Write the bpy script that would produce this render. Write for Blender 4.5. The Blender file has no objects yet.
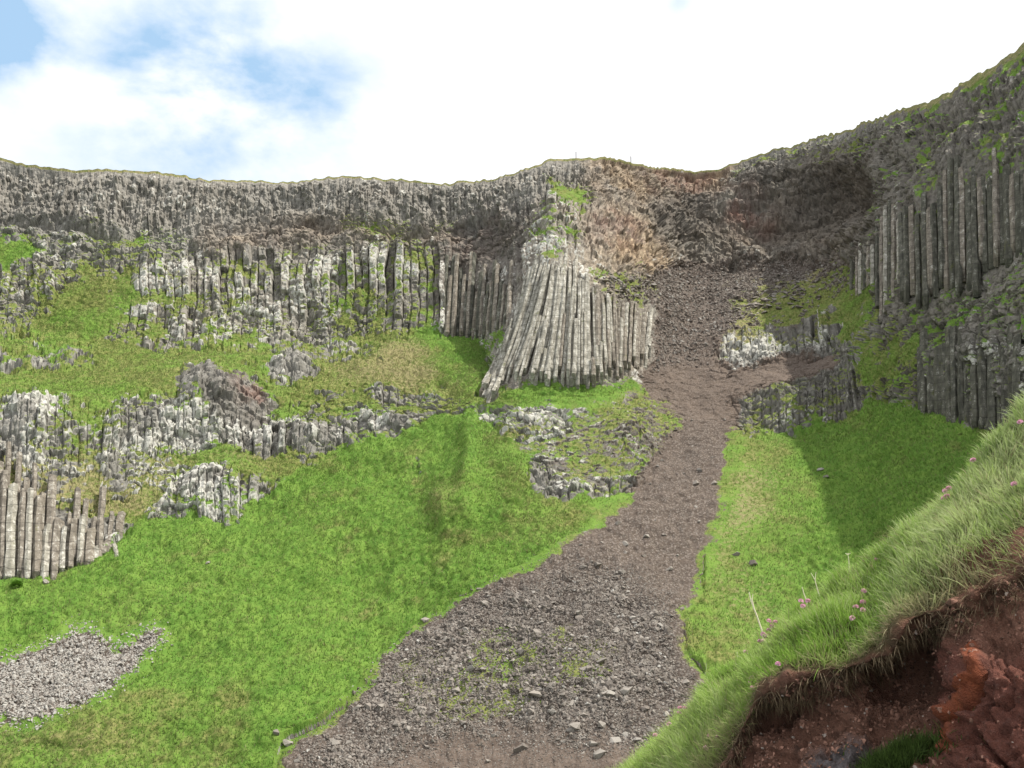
import bpy, math, random
import numpy as np
from mathutils import Vector, Matrix
random.seed(7); rng = np.random.default_rng(11)
R = math.radians
sc = bpy.context.scene
C = sc.collection
# ------------------------------------------------------------------ camera
PITCH = R(10.0); F = 1005.0
cam = bpy.data.cameras.new('camera'); camo = bpy.data.objects.new('camera', cam); C.objects.link(camo)
cam.sensor_width = 36; cam.lens = 36*F/1024; cam.clip_start = .05; cam.clip_end = 60000
camo.location = (0, 0, 0); camo.rotation_euler = (R(90)+PITCH, 0, 0)
sc.camera = camo
sc.render.resolution_x = 1024; sc.render.resolution_y = 768
sc.view_settings.view_transform = 'Standard'; sc.view_settings.look = 'None'
sc.view_settings.exposure = 0.45; sc.view_settings.gamma = 1
# ------------------------------------------------------------------ sun and sky
SUN_AZ = R(99)      # clockwise from the view direction (+Y)
SUN_EL = R(56)
sd = Vector((math.sin(SUN_AZ)*math.cos(SUN_EL), math.cos(SUN_AZ)*math.cos(SUN_EL), math.sin(SUN_EL)))
sl = bpy.data.lights.new('sun', 'SUN'); sl.energy = 4.2; sl.angle = R(.5); sl.color = (1, .95, .86)
so = bpy.data.objects.new('sun', sl); C.objects.link(so)
so.rotation_euler = sd.to_track_quat('Z', 'Y').to_euler(); so.location = (60, -40, 120)

def pixdir(px, py):
    a = (px-512)/F; b = (384-py)/F
    v = Vector((a, math.cos(PITCH)-b*math.sin(PITCH), math.sin(PITCH)+b*math.cos(PITCH)))
    return v.normalized()

w = bpy.data.worlds.new('World'); sc.world = w; w.use_nodes = True
nt = w.node_tree; nt.nodes.clear()
def N(t, kind, **k):
    n = t.nodes.new(kind)
    for a, b in k.items(): setattr(n, a, b)
    return n
out = N(nt, 'ShaderNodeOutputWorld'); bg = N(nt, 'ShaderNodeBackground'); bg.inputs[1].default_value = .1
sky = N(nt, 'ShaderNodeTexSky', sky_type='NISHITA', sun_disc=False)
sky.sun_elevation = SUN_EL; sky.sun_rotation = SUN_AZ
tc = N(nt, 'ShaderNodeTexCoord')
def mth(t, op, a, b=None, c=None, clamp=False):
    n = N(t, 'ShaderNodeMath', operation=op, use_clamp=clamp)
    for i, v in enumerate((a, b, c)):
        if v is None: continue
        if isinstance(v, (int, float)): n.inputs[i].default_value = v
        else: t.links.new(v, n.inputs[i])
    return n.outputs[0]
# gaps in the cloud cover: soft blobs of direction broken by noise
gap = None
for (px, py, size, amt) in ((190, 95, .095, 1.15), (-5, 22, .045, 2.0), (330, 105, .06, .9), (120, 60, .14, .42), (680, 2, .015, .7), (235, 50, .06, .45)):
    d = pixdir(px, py)
    vm = N(nt, 'ShaderNodeVectorMath', operation='DISTANCE'); nt.links.new(tc.outputs['Generated'], vm.inputs[0]); vm.inputs[1].default_value = d
    q = mth(nt, 'DIVIDE', vm.outputs['Value'], size); q = mth(nt, 'MULTIPLY', q, q); q = mth(nt, 'MULTIPLY', q, -1.0)
    g = mth(nt, 'MULTIPLY', mth(nt, 'EXPONENT', q), amt)
    gap = g if gap is None else mth(nt, 'ADD', gap, g)
mp = N(nt, 'ShaderNodeMapping'); mp.inputs['Scale'].default_value = (1, 1, 1.7); nt.links.new(tc.outputs['Generated'], mp.inputs[0])
nz = N(nt, 'ShaderNodeTexNoise'); nz.inputs['Scale'].default_value = 8; nz.inputs['Detail'].default_value = 9; nz.inputs['Roughness'].default_value = .55; nz.inputs['Distortion'].default_value = .1
nt.links.new(mp.outputs[0], nz.inputs['Vector'])
mr = N(nt, 'ShaderNodeMapRange'); mr.inputs[1].default_value = .33; mr.inputs[2].default_value = .66; nt.links.new(nz.outputs[0], mr.inputs[0])
thin = mth(nt, 'MULTIPLY', gap, mr.outputs[0], clamp=True)
cl = N(nt, 'ShaderNodeMix', data_type='RGBA'); cl.inputs['A'].default_value = (8.6, 8.7, 8.95, 1)
veil = N(nt, 'ShaderNodeMix', data_type='RGBA'); veil.inputs['Factor'].default_value = .8   # thin high veil over the blue
nt.links.new(sky.outputs[0], veil.inputs['A']); veil.inputs['B'].default_value = (3.7, 5.6, 7.7, 1)
nt.links.new(thin, cl.inputs['Factor']); nt.links.new(veil.outputs['Result'], cl.inputs['B'])
nt.links.new(cl.outputs['Result'], bg.inputs[0]); nt.links.new(bg.outputs[0], out.inputs[0])

# ------------------------------------------------------------------ numpy helpers
def h3(ix, iy, iz, seed=0):
    n = (ix.astype(np.int64)*374761393 + iy.astype(np.int64)*668265263 + iz.astype(np.int64)*2147483647 + seed*974634777) & 0xffffffff
    n = ((n ^ (n >> 13))*1274126177) & 0xffffffff
    n = ((n ^ (n >> 16))*2246822519) & 0xffffffff
    return ((n ^ (n >> 15)) & 0xffffff)/float(0xffffff)
def vnoise(x, y, z, seed=0):
    xi = np.floor(x); yi = np.floor(y); zi = np.floor(z)
    fx = x-xi; fy = y-yi; fz = z-zi
    fx = fx*fx*(3-2*fx); fy = fy*fy*(3-2*fy); fz = fz*fz*(3-2*fz)
    r = 0
    for a in (0, 1):
        for b in (0, 1):
            for c in (0, 1):
                r = r + h3(xi+a, yi+b, zi+c, seed)*(fx if a else 1-fx)*(fy if b else 1-fy)*(fz if c else 1-fz)
    return r*2-1
def fbm(x, y, z, oc=4, seed=0, rough=.5):
    r = 0; a = 1; s = 1; t = 0
    for i in range(oc):
        r = r + a*vnoise(x*s+13.7*i, y*s-7.1*i, z*s+3.3*i, seed+i); t += a; a *= rough; s *= 2.03
    return r/t
def sstep(a, b, x):
    t = np.clip((x-a)/(b-a), 0, 1); return t*t*(3-2*t)
def unproj(px, py, D):
    a = (px-512)/F; b = (384-py)/F
    yc = math.cos(PITCH)-b*math.sin(PITCH); zc = math.sin(PITCH)+b*math.cos(PITCH)
    return np.stack([a/yc*D, D+0*a, zc/yc*D], -1)
def gsm(arr, sig, axis=0):
    if sig <= 0: return arr
    r = int(sig*3)+1; k = np.exp(-.5*(np.arange(-r, r+1)/sig)**2); k /= k.sum()
    pad = [(0, 0)]*arr.ndim; pad[axis] = (r, r); p = np.pad(arr, pad, mode='edge')
    return np.apply_along_axis(lambda m: np.convolve(m, k, 'valid'), axis, p)
def mesh_np(name, V, quads=None, tris=None, mat=None, smooth=True, cols=None, parent=None):
    me = bpy.data.meshes.new(name)
    nq = 0 if quads is None else len(quads); ntr = 0 if tris is None else len(tris)
    me.vertices.add(len(V)); me.vertices.foreach_set('co', np.asarray(V, np.float32).ravel())
    idx = []
    if nq: idx.append(quads.ravel())
    if ntr: idx.append(tris.ravel())
    idx = np.concatenate(idx).astype(np.int32)
    me.loops.add(len(idx)); me.loops.foreach_set('vertex_index', idx)
    st = np.concatenate([np.arange(nq)*4, nq*4+np.arange(ntr)*3]).astype(np.int32)
    me.polygons.add(nq+ntr); me.polygons.foreach_set('loop_start', st)
    me.polygons.foreach_set('use_smooth', np.full(nq+ntr, smooth))
    me.update(calc_edges=True)
    if cols:
        for k, c in cols.items():
            at = me.color_attributes.new(k, 'FLOAT_COLOR', 'POINT')
            cc = np.ones((len(V), 4), np.float32); cc[:, :3] = c; at.data.foreach_set('color', cc.ravel())
    if mat: me.materials.append(mat)
    o = bpy.data.objects.new(name, me); C.objects.link(o)
    if parent: o.parent = parent
    return o
def tag(o, label=None, cat=None, group=None, kind=None):
    if label: o['label'] = label
    if cat: o['category'] = cat
    if group: o['group'] = group
    if kind: o['kind'] = kind
    return o

# ------------------------------------------------------------------ materials
def newmat(name):
    m = bpy.data.materials.new(name); m.use_nodes = True; t = m.node_tree
    b = t.nodes['Principled BSDF']; b.inputs['Roughness'].default_value = .92; b.inputs['Specular IOR Level'].default_value = .15
    return m, t, b
def noise(t, scale, detail=5, rough=.6, vec=None, dist=0):
    n = N(t, 'ShaderNodeTexNoise'); n.inputs['Scale'].default_value = scale; n.inputs['Detail'].default_value = detail
    n.inputs['Roughness'].default_value = rough; n.inputs['Distortion'].default_value = dist
    if vec is not None: t.links.new(vec, n.inputs['Vector'])
    return n.outputs[0]
def rmp(t, v, a, b, lo=0, hi=1):
    n = N(t, 'ShaderNodeMapRange', interpolation_type='SMOOTHSTEP'); n.inputs[1].default_value = a; n.inputs[2].default_value = b
    n.inputs[3].default_value = lo; n.inputs[4].default_value = hi; t.links.new(v, n.inputs[0]); return n.outputs[0]
def mix(t, f, a, b, mode='MIX'):
    n = N(t, 'ShaderNodeMix', data_type='RGBA', blend_type=mode)
    for s, v in ((n.inputs['Factor'], f), (n.inputs['A'], a), (n.inputs['B'], b)):
        if isinstance(v, (int, float)): s.default_value = v
        elif isinstance(v, tuple): s.default_value = (*v, 1)
        else: t.links.new(v, s)
    return n.outputs['Result']
def sepattr(t, name):
    a = N(t, 'ShaderNodeVertexColor', layer_name=name); s = N(t, 'ShaderNodeSeparateColor'); t.links.new(a.outputs[0], s.inputs[0]); return s.outputs

GLUSH = (.09, .185, .028); GMID = (.115, .19, .03); GDRY = (.22, .2, .085)
def terrain_mat():
    m, t, b = newmat('terrain_surface')
    tcn = N(t, 'ShaderNodeTexCoord'); P = tcn.outputs['Object']
    mpv = N(t, 'ShaderNodeMapping'); mpv.inputs['Scale'].default_value = (1, 1, .22); t.links.new(P, mpv.inputs[0]); PV = mpv.outputs[0]
    A = sepattr(t, 'A'); B = sepattr(t, 'B'); Cc = sepattr(t, 'C')
    n_big = noise(t, .12, 4, .55, P); n_mid = noise(t, .7, 5, .6, P); n_f = noise(t, 3.2, 5, .65, P); n_ff = noise(t, 9, 4, .7, P); n_v = noise(t, 2.2, 5, .6, PV)
    # rock
    rock = mix(t, rmp(t, n_v, .32, .68), (.115, .11, .098), (.36, .345, .31))
    rock = mix(t, rmp(t, n_f, .35, .72), rock, (.22, .212, .19))
    rock = mix(t, mth(t, 'MULTIPLY', B[2], .85), rock, mix(t, rmp(t, n_v, .32, .68), (.16, .115, .075), (.5, .385, .25)))
    rock = mix(t, mth(t, 'MULTIPLY', B[1], .8), rock, mix(t, n_mid, (.16, .07, .05), (.3, .13, .1)))
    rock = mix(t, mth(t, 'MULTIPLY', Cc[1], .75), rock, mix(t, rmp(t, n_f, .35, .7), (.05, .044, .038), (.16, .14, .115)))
    lv = mth(t, 'ADD', mth(t, 'MULTIPLY', n_ff, .35), mth(t, 'ADD', mth(t, 'MULTIPLY', n_f, .6), mth(t, 'MULTIPLY', B[0], .6)))
    rock = mix(t, mth(t, 'MULTIPLY', rmp(t, lv, .82, 1.0), rmp(t, B[0], .05, .5)), rock, mix(t, n_ff, (.36, .35, .31), (.6, .59, .54)))
    # soil and stones
    soil = mix(t, rmp(t, n_mid, .3, .7), (.1, .074, .056), (.185, .14, .108))
    soil = mix(t, rmp(t, n_ff, .35, .7), soil, (.15, .118, .1))
    vo = N(t, 'ShaderNodeTexVoronoi'); vo.inputs['Scale'].default_value = 5.5; t.links.new(P, vo.inputs['Vector'])
    sg = N(t, 'ShaderNodeSeparateColor'); t.links.new(vo.outputs['Color'], sg.inputs[0])
    st = mix(t, sg.outputs[0], (.08, .07, .062), (.3, .27, .24))
    st = mix(t, rmp(t, vo.outputs['Distance'], .35, .6), st, (.05, .042, .036))
    soil = mix(t, mth(t, 'MULTIPLY', Cc[2], .85), soil, st)
    ground = mix(t, rmp(t, mth(t, 'ADD', Cc[0], mth(t, 'MULTIPLY', mth(t, 'SUBTRACT', n_f, .5), .9)), .35, .6), rock, soil)
    # grass
    gl = mix(t, rmp(t, n_mid, .3, .7), GLUSH, (.155, .25, .045))
    gl = mix(t, mth(t, 'MULTIPLY', rmp(t, n_f, .5, .75), .6), gl, (.2, .25, .06))
    gl = mix(t, rmp(t, n_ff, .55, .3, 0, .4), gl, (.06, .14, .018))
    go = mix(t, rmp(t, n_f, .3, .7), (.09, .14, .026), (.23, .23, .08))
    g = mix(t, rmp(t, mth(t, 'ADD', A[1], mth(t, 'MULTIPLY', mth(t, 'SUBTRACT', n_mid, .5), 1.2)), .25, .75), go, gl)
    gd = mix(t, n_ff, (.16, .14, .06), (.36, .32, .17))
    g = mix(t, rmp(t, mth(t, 'ADD', A[2], mth(t, 'MULTIPLY', mth(t, 'SUBTRACT', n_f, .5), 1.1)), .4, .8), g, gd)
    gm = rmp(t, mth(t, 'ADD', A[0], mth(t, 'MULTIPLY', mth(t, 'SUBTRACT', n_ff, .5), .5)), .4, .6)
    col = mix(t, gm, ground, g)
    t.links.new(col, b.inputs['Base Color'])
    hgt = mth(t, 'ADD', mth(t, 'MULTIPLY', n_f, .6), mth(t, 'ADD', mth(t, 'MULTIPLY', n_ff, .35), mth(t, 'MULTIPLY', n_v, .4)))
    bp = N(t, 'ShaderNodeBump'); bp.inputs['Strength'].default_value = .7; bp.inputs['Distance'].default_value = .22
    t.links.new(hgt, bp.inputs['Height']); t.links.new(bp.outputs[0], b.inputs['Normal'])
    return m
M_TERR = terrain_mat()
def column_mat(name, c1, c2, lich, lamt):
    m, t, b = newmat(name)
    tcn = N(t, 'ShaderNodeTexCoord'); P = tcn.outputs['Object']
    oi = N(t, 'ShaderNodeObjectInfo')
    mpv = N(t, 'ShaderNodeMapping'); mpv.inputs['Scale'].default_value = (1, 1, .25); t.links.new(P, mpv.inputs[0])
    n1 = noise(t, 2.6, 5, .6, mpv.outputs[0]); n2 = noise(t, 7, 5, .7, P); n3 = noise(t, 1.2, 3, .6, P)
    c = mix(t, rmp(t, n1, .3, .7), c1, c2)
    c = mix(t, mth(t, 'MULTIPLY', oi.outputs['Random'], .45), c, tuple((c1[k]*.9+c2[k]*.35)*(1.02, 1, .93)[k] for k in range(3)))
    c = mix(t, rmp(t, mth(t, 'ADD', mth(t, 'MULTIPLY', n2, .5), mth(t, 'MULTIPLY', n1, .5)), lamt, lamt+.12), c, lich)
    c = mix(t, rmp(t, n3, .62, .74, 0, .7), c, (.12, .13, .045))
    wv = N(t, 'ShaderNodeTexWave', bands_direction='Z'); wv.inputs['Scale'].default_value = .42; wv.inputs['Distortion'].default_value = 5; wv.inputs['Detail'].default_value = 3
    t.links.new(P, wv.inputs['Vector'])
    c = mix(t, rmp(t, wv.outputs['Fac'], .05, .0, 0, .5), c, (.05, .045, .04))
    t.links.new(c, b.inputs['Base Color'])
    bp = N(t, 'ShaderNodeBump'); bp.inputs['Strength'].default_value = .8; bp.inputs['Distance'].default_value = .15
    t.links.new(n2, bp.inputs['Height']); t.links.new(bp.outputs[0], b.inputs['Normal'])
    return m
M_COLP = column_mat('pale_column_basalt', (.19, .18, .155), (.42, .4, .34), (.62, .6, .54), .51)
M_COLB = column_mat('brown_column_basalt', (.13, .115, .095), (.3, .265, .22), (.52, .51, .45), .53)
M_COLD = column_mat('shade_toned_column_basalt', (.055, .056, .046), (.155, .15, .12), (.42, .42, .38), .545)  # basalt darkened to carry the shade of the recess and right wall
def stone_mat():
    m, t, b = newmat('scree_stone')
    tcn = N(t, 'ShaderNodeTexCoord'); oi = N(t, 'ShaderNodeObjectInfo'); P = tcn.outputs['Object']
    a = N(t, 'ShaderNodeVertexColor', layer_name='A'); s = N(t, 'ShaderNodeSeparateColor'); t.links.new(a.outputs[0], s.inputs[0])
    n1 = noise(t, 5, 5, .65, P)
    c = mix(t, s.outputs[0], (.1, .078, .066), (.27, .24, .21))
    c = mix(t, mth(t, 'MULTIPLY', oi.outputs['Random'], .3), c, (.3, .29, .26))
    c = mix(t, rmp(t, n1, .5, .75, 0, .6), c, (.36, .35, .31))
    c = mix(t, s.outputs[1], c, (.4, .39, .36))
    t.links.new(c, b.inputs['Base Color'])
    bp = N(t, 'ShaderNodeBump'); bp.inputs['Strength'].default_value = .5; bp.inputs['Distance'].default_value = .05
    t.links.new(n1, bp.inputs['Height']); t.links.new(bp.outputs[0], b.inputs['Normal'])
    return m
M_STONE = stone_mat()
def blade_mat(name, trans=.35):
    m, t, b = newmat(name)
    a = N(t, 'ShaderNodeVertexColor', layer_name='A'); b.inputs['Roughness'].default_value = .6; b.inputs['Specular IOR Level'].default_value = .25
    t.links.new(a.outputs[0], b.inputs['Base Color'])
    tr = N(t, 'ShaderNodeBsdfTranslucent'); t.links.new(a.outputs[0], tr.inputs[0])
    ms = N(t, 'ShaderNodeMixShader'); ms.inputs[0].default_value = trans
    t.links.new(b.outputs[0], ms.inputs[1]); t.links.new(tr.outputs[0], ms.inputs[2]); t.links.new(ms.outputs[0], t.nodes['Material Output'].inputs[0])
    return m
M_BLADE = blade_mat('grass_blade', .42)
def flat_mat(name, c, rough=.8, sp=.2):
    m, t, b = newmat(name); n1 = noise(t, 40, 3, .6)
    t.links.new(mix(t, n1, tuple(x*.75 for x in c), tuple(min(1, x*1.25) for x in c)), b.inputs['Base Color']); b.inputs['Roughness'].default_value = rough
    return m

# ------------------------------------------------------------------ amphitheatre: loft of vertical profiles (pixel row, forward distance)
#  levels:     far-low      L0        L1        L2        L3        L4        L5        L6        L7     (rim row comes from RIM)
COLS = {
 -700: [(1500, 30), (1000, 45), (768, 56), (680, 62), (620, 70), (430, 78), (340, 96), (290, 102), (225, 110), 116],
 -200: [(1500, 31), (1000, 49), (768, 63), (670, 71), (595, 78), (410, 90), (320, 110), (265, 116), (214, 125), 131],
 0:    [(1500, 31), (1000, 50), (768, 65), (660, 73), (573, 82), (400, 93), (320, 115), (265, 121), (210, 130), 135],
 90:   [(1500, 31), (1000, 50), (768, 64), (660, 73), (560, 84), (400, 96), (340, 112), (262, 122), (222, 128), 134],
 140:  [(1500, 31), (1000, 50), (768, 64), (650, 74), (520, 89), (400, 98), (345, 113), (262, 122), (230, 128), 134],
 260:  [(1500, 31), (1000, 50), (768, 63), (640, 74), (505, 91), (390, 102), (340, 116), (255, 124), (218, 130), 135],
 350:  [(1500, 31), (1000, 50), (768, 62), (620, 76), (445, 98), (380, 106), (338, 117), (248, 124), (218, 129), 134],
 430:  [(1500, 31), (1000, 49), (768, 61), (600, 76), (425, 98), (385, 105), (335, 118), (248, 125), (222, 129), 133],
 475:  [(1500, 31), (1000, 49), (768, 60), (600, 74), (410, 97), (395, 100), (335, 118), (255, 123), (222, 127), 132],
 505:  [(1500, 31), (1000, 48), (768, 60), (600, 73), (430, 93), (400, 97), (380, 100), (260, 116), (215, 124), 130],
 540:  [(1500, 31), (1000, 48), (768, 59), (600, 72), (470, 88), (403, 96), (385, 98), (255, 108), (205, 119), 128],
 600:  [(1500, 31), (1000, 48), (768, 58), (600, 71), (485, 86), (395, 96), (382, 98), (290, 105), (198, 124), 129],
 645:  [(1500, 31), (1000, 48), (768, 58), (600, 71), (480, 87), (392, 100), (370, 102), (280, 115), (196, 131), 135],
 690:  [(1500, 31), (1000, 48), (768, 58), (600, 72), (450, 92), (400, 101), (370, 107), (275, 128), (200, 137), 141],
 760:  [(1500, 31), (1000, 48), (768, 58), (600, 73), (435, 94), (385, 101), (345, 107), (272, 126), (190, 136), 140],
 820:  [(1500, 31), (1000, 48), (768, 58), (600, 73), (428, 94), (365, 101), (330, 106), (270, 121), (185, 130), 134],
 862:  [(1500, 31), (1000, 47), (768, 57), (600, 71), (400, 95), (370, 98), (325, 102), (268, 108), (180, 117), 123],
 890:  [(1500, 31), (1000, 47), (768, 56), (600, 68), (405, 90), (360, 92), (315, 95), (260, 99), (170, 106), 113],
 930:  [(1500, 31), (1000, 46), (768, 54), (600, 65), (415, 84), (350, 86), (300, 89), (250, 92), (165, 97), 105],
 1024: [(1500, 30), (1000, 43), (768, 49), (600, 58), (425, 74), (350, 76), (300, 78), (240, 81), (130, 85), 94],
 1200: [(1500, 28), (1000, 36), (768, 40), (600, 46), (440, 55), (350, 57), (290, 59), (210, 62), (60, 66), 76],
 1600: [(1500, 24), (1000, 28), (768, 30), (600, 33), (450, 38), (350, 40), (260, 42), (150, 45), (-60, 49), 60],
}
RIM = [(-700, 190), (-300, 165), (-60, 152), (0, 157), (30, 165), (75, 170), (115, 169), (160, 172), (205, 180), (240, 181), (280, 183), (320, 178), (352, 176), (400, 180), (445, 184),
       (490, 180), (530, 168), (550, 160), (580, 157), (615, 158), (645, 165), (690, 171), (722, 168), (770, 150), (800, 143), (845, 130), (870, 120), (895, 112),
       (930, 100), (955, 88), (985, 72), (1000, 62), (1016, 53), (1024, 40), (1060, 20), (1200, -40), (1600, -220)]
ux = np.concatenate([np.arange(-700, -60, 8.), np.arange(-60, 1090, 1.0), np.arange(1090, 1250, 2.5), np.arange(1250, 1600, 8.)])
ks = np.array(sorted(COLS)); nl = 9
fine = np.arange(-700, 1601, 1.0)
LV = []
for l in range(10):
    if l < 9:
        yy = np.interp(fine, ks, [COLS[k][l][0] for k in ks]); dd = np.interp(fine, ks, [COLS[k][l][1] for k in ks])
    else:
        yy = np.interp(fine, [a for a, b in RIM], [b for a, b in RIM]); dd = np.interp(fine, ks, [COLS[k][9] for k in ks])
    yy = gsm(yy, 3 if l == 9 else 12); dd = gsm(dd, 9)
    LV.append((np.interp(ux, fine, yy), np.interp(ux, fine, dd)))
NR = [14, 50, 90, 110, 150, 100, 60, 85, 70, 50]   # rows per interval (0: lead-in)
rows_y = []; rows_d = []
for l in range(9):
    n = NR[l+1]
    for i in range(n):
        t = i/n
        y0, d0 = LV[l]; y1, d1 = LV[l+1]
        rows_y.append(y0*(1-t)+y1*t)
        # distance interpolated so that the profile is straight in space
        a0 = (384-y0)/F; a1 = (384-y1)/F; at_ = a0*(1-t)+a1*t
        def tanel(a): return (math.sin(PITCH)+a*math.cos(PITCH))/(math.cos(PITCH)-a*math.sin(PITCH))
        T0 = tanel(a0); T1 = tanel(a1); T = tanel(at_)
        z0 = T0*d0; z1 = T1*d1
        lam = (T*d0-z0)/((z1-z0)-T*(d1-d0)+1e-9); lam = np.clip(lam, 0, 1)
        rows_d.append(d0+lam*(d1-d0))
rows_y.append(LV[9][0]); rows_d.append(LV[9][1])
PY = np.array(rows_y); DD = np.array(rows_d)
# round the profile a little so ledges are not knife edges
DD = gsm(DD, 3.0, 0)
PX = np.repeat(ux[None], len(PY), 0)
P0 = unproj(PX, PY, DD)
nface = len(P0)
# plateau behind the rim
back = []
for k, (db, dz) in enumerate([(.5, .12), (1.2, .2), (2.4, .25), (5, .1), (12, -.5), (30, -1.), (90, -2), (400, -6), (2500, -20)]):
    q = P0[nface-1].copy(); az = np.arctan2(q[:, 0], q[:, 1])
    q[:, 0] += np.sin(az)*db; q[:, 1] += np.cos(az)*db; q[:, 2] += dz; back.append(q)
P0 = np.concatenate([P0, np.array(back)], 0)
PX = np.concatenate([PX, np.repeat(PX[-1:], len(back), 0)]); PYb = np.repeat(PY[-1:], len(back), 0)-2; PY = np.concatenate([PY, PYb])
NRW, NCL = PX.shape
X, Y, Z = P0[..., 0], P0[..., 1], P0[..., 2]

# ------------------------------------------------------------------ ground cover painted as areas of the hillside
X0, Y0, ST = -300, -140, 2
gx = np.arange(X0, 1330, ST); gy = np.arange(Y0, 1100, ST); GX, GY = np.meshgrid(gx, gy)
CH = 'g l y w r o s d k c e f t'.split()   # grass lush dry lichen red ochre soil dark stones columns entablature
CV = {c: np.zeros(GX.shape) for c in CH}
CV['w'] += .35; CV['d'] += .2; CV['l'] += .3
def pmask(poly):
    m = np.zeros(GX.shape, bool); n = len(poly)
    for i in range(n):
        x1, y1 = poly[i]; x2, y2 = poly[(i+1) % n]
        if y1 == y2: continue
        c = ((GY >= min(y1, y2)) & (GY < max(y1, y2))); m ^= c & (GX < (GY-y1)/(y2-y1)*(x2-x1)+x1)
    return m.astype(float)
def blur(m, px):
    s = px/ST
    return gsm(gsm(m, s, 0), s, 1) if s > .3 else m
def paint(poly, soft=5, **ch):
    m = blur(pmask(poly), soft*1.6)
    for k, v in ch.items(): CV[k] = CV[k]*(1-m)+v*m
# top band
paint([(-300, -140), (-300, 215), (0, 208), (60, 212), (110, 228), (150, 232), (200, 226), (240, 216), (300, 213), (350, 218), (400, 222), (430, 226), (460, 214), (490, 210), (540, 192), (620, 190), (722, 192), (722, -140)], 3, e=1, w=.42, d=.12, g=.12, o=.1)
paint([(585, 100), (585, 196), (640, 200), (722, 196), (735, 150)], 5, o=.9, w=.3, r=.1, d=.0, c=.8, e=.6)
paint([(640, 172), (720, 174), (718, 192), (660, 190)], 4, r=.6, o=.5)
# layer of soft weathered rock under the band
paint([(0, 212), (60, 216), (110, 232), (100, 262), (50, 255), (0, 250)], 5, d=.4, w=.35, g=.35)
paint([(195, 232), (240, 222), (300, 216), (370, 222), (455, 228), (455, 246), (400, 246), (330, 242), (300, 250), (240, 258), (200, 256)], 4, t=1, o=.45, r=.12, w=.12, d=.35, g=.05)
# main left wall
paint([(-300, 250), (0, 258), (100, 262), (200, 256), (300, 250), (400, 246), (480, 246), (480, 335), (400, 338), (300, 336), (200, 340), (130, 345), (95, 330), (0, 320), (-300, 320)], 6, c=1, w=.8, g=.47, d=.15, o=.15, y=.35)
paint([(0, 262), (90, 262), (110, 285), (60, 300), (0, 300)], 6, g=.3, w=.8, c=.3)
paint([(0, 232), (30, 235), (42, 255), (20, 268), (-40, 268), (-40, 232)], 4, g=.95, l=.8)
paint([(80, 228), (110, 232), (180, 230), (195, 245), (180, 262), (140, 258), (95, 245)], 5, g=.75, l=.5, c=.3)
paint([(345, 222), (400, 220), (415, 232), (370, 236), (340, 230)], 4, g=.85, l=.3)
paint([(430, 222), (468, 216), (460, 228), (432, 232)], 3, g=.75, l=.3)
paint([(45, 300), (95, 280), (140, 285), (110, 320), (95, 340), (20, 345), (15, 325)], 6, g=.95, l=.55)
paint([(240, 286), (300, 282), (330, 300), (310, 330), (250, 325)], 7, g=.42)
paint([(325, 280), (440, 288), (445, 318), (400, 322), (340, 310)], 6, g=.6, l=.55)
paint([(130, 262), (220, 262), (225, 285), (150, 290)], 6, g=.3)
paint([(95, 310), (160, 315), (170, 345), (120, 345)], 6, g=.6, l=.4)
# shelf
paint([(-300, 320), (0, 325), (60, 342), (110, 342), (200, 340), (330, 336), (400, 338), (480, 333), (510, 325), (500, 360), (478, 395), (470, 415), (400, 430), (350, 445), (300, 470), (265, 505), (235, 527), (175, 515), (130, 525), (0, 420), (-300, 420)], 6, g=.84, l=.45, y=.35, c=.12, w=.8)
paint([(420, 338), (480, 333), (508, 327), (500, 355), (470, 372), (430, 360)], 7, g=1, l=1, y=0)
paint([(0, 372), (60, 352), (130, 350), (170, 380), (140, 400), (60, 400), (0, 392)], 8, g=1, l=.45, y=.15)
paint([(330, 350), (430, 352), (440, 385), (360, 385), (320, 370)], 8, g=.85, l=.2, y=.75)
# rocky bands of the shelf
paint([(-300, 330), (0, 348), (50, 346), (100, 352), (95, 368), (50, 362), (0, 366), (-300, 360)], 3, g=.25, w=.5, d=.3)
paint([(-300, 395), (0, 398), (60, 398), (95, 405), (170, 408), (200, 402), (235, 420), (200, 455), (130, 455), (60, 440), (0, 440), (-300, 440)], 5, g=.46, w=1, c=.5, y=.4)
paint([(120, 400), (200, 402), (200, 445), (160, 450), (130, 440)], 4, g=.3, w=.9)
paint([(0, 398), (60, 398), (50, 432), (0, 432)], 4, g=.2, w=1)
paint([(-300, 430), (0, 440), (60, 445), (130, 455), (175, 480), (130, 525), (70, 505), (0, 500), (-300, 500)], 6, g=.52, w=1, y=.6, l=.2, c=.3)
paint([(-300, 440), (0, 440), (50, 446), (70, 500), (0, 500), (-300, 500)], 6, g=.35, w=.9, y=.6)
paint([(60, 402), (92, 408), (128, 412), (122, 438), (80, 432), (58, 425)], 4, g=.7, l=.4, y=.4)
paint([(195, 448), (235, 444), (300, 452), (300, 466), (240, 464), (175, 472)], 4, g=.85, l=.4, y=.4)
paint([(130, 452), (180, 450), (178, 500), (140, 500)], 5, g=.66, l=.3, y=.6)
paint([(178, 372), (210, 368), (235, 378), (265, 385), (275, 420), (250, 440), (225, 440), (205, 410), (180, 385)], 4, g=.08, w=.3, d=.45, c=0)
paint([(230, 378), (262, 384), (270, 405), (245, 410), (232, 395)], 4, r=.9, w=.05)
paint([(270, 355), (300, 350), (318, 362), (300, 376), (272, 370)], 3, g=.1, w=.5)
paint([(225, 425), (262, 418), (270, 405), (285, 415), (320, 420), (350, 430), (350, 446), (310, 455), (240, 450)], 3, g=.15, w=.95, c=.7)
paint([(180, 470), (230, 464), (255, 480), (270, 500), (240, 527), (200, 510), (180, 495)], 4, g=.3, w=1, c=.5)
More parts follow.
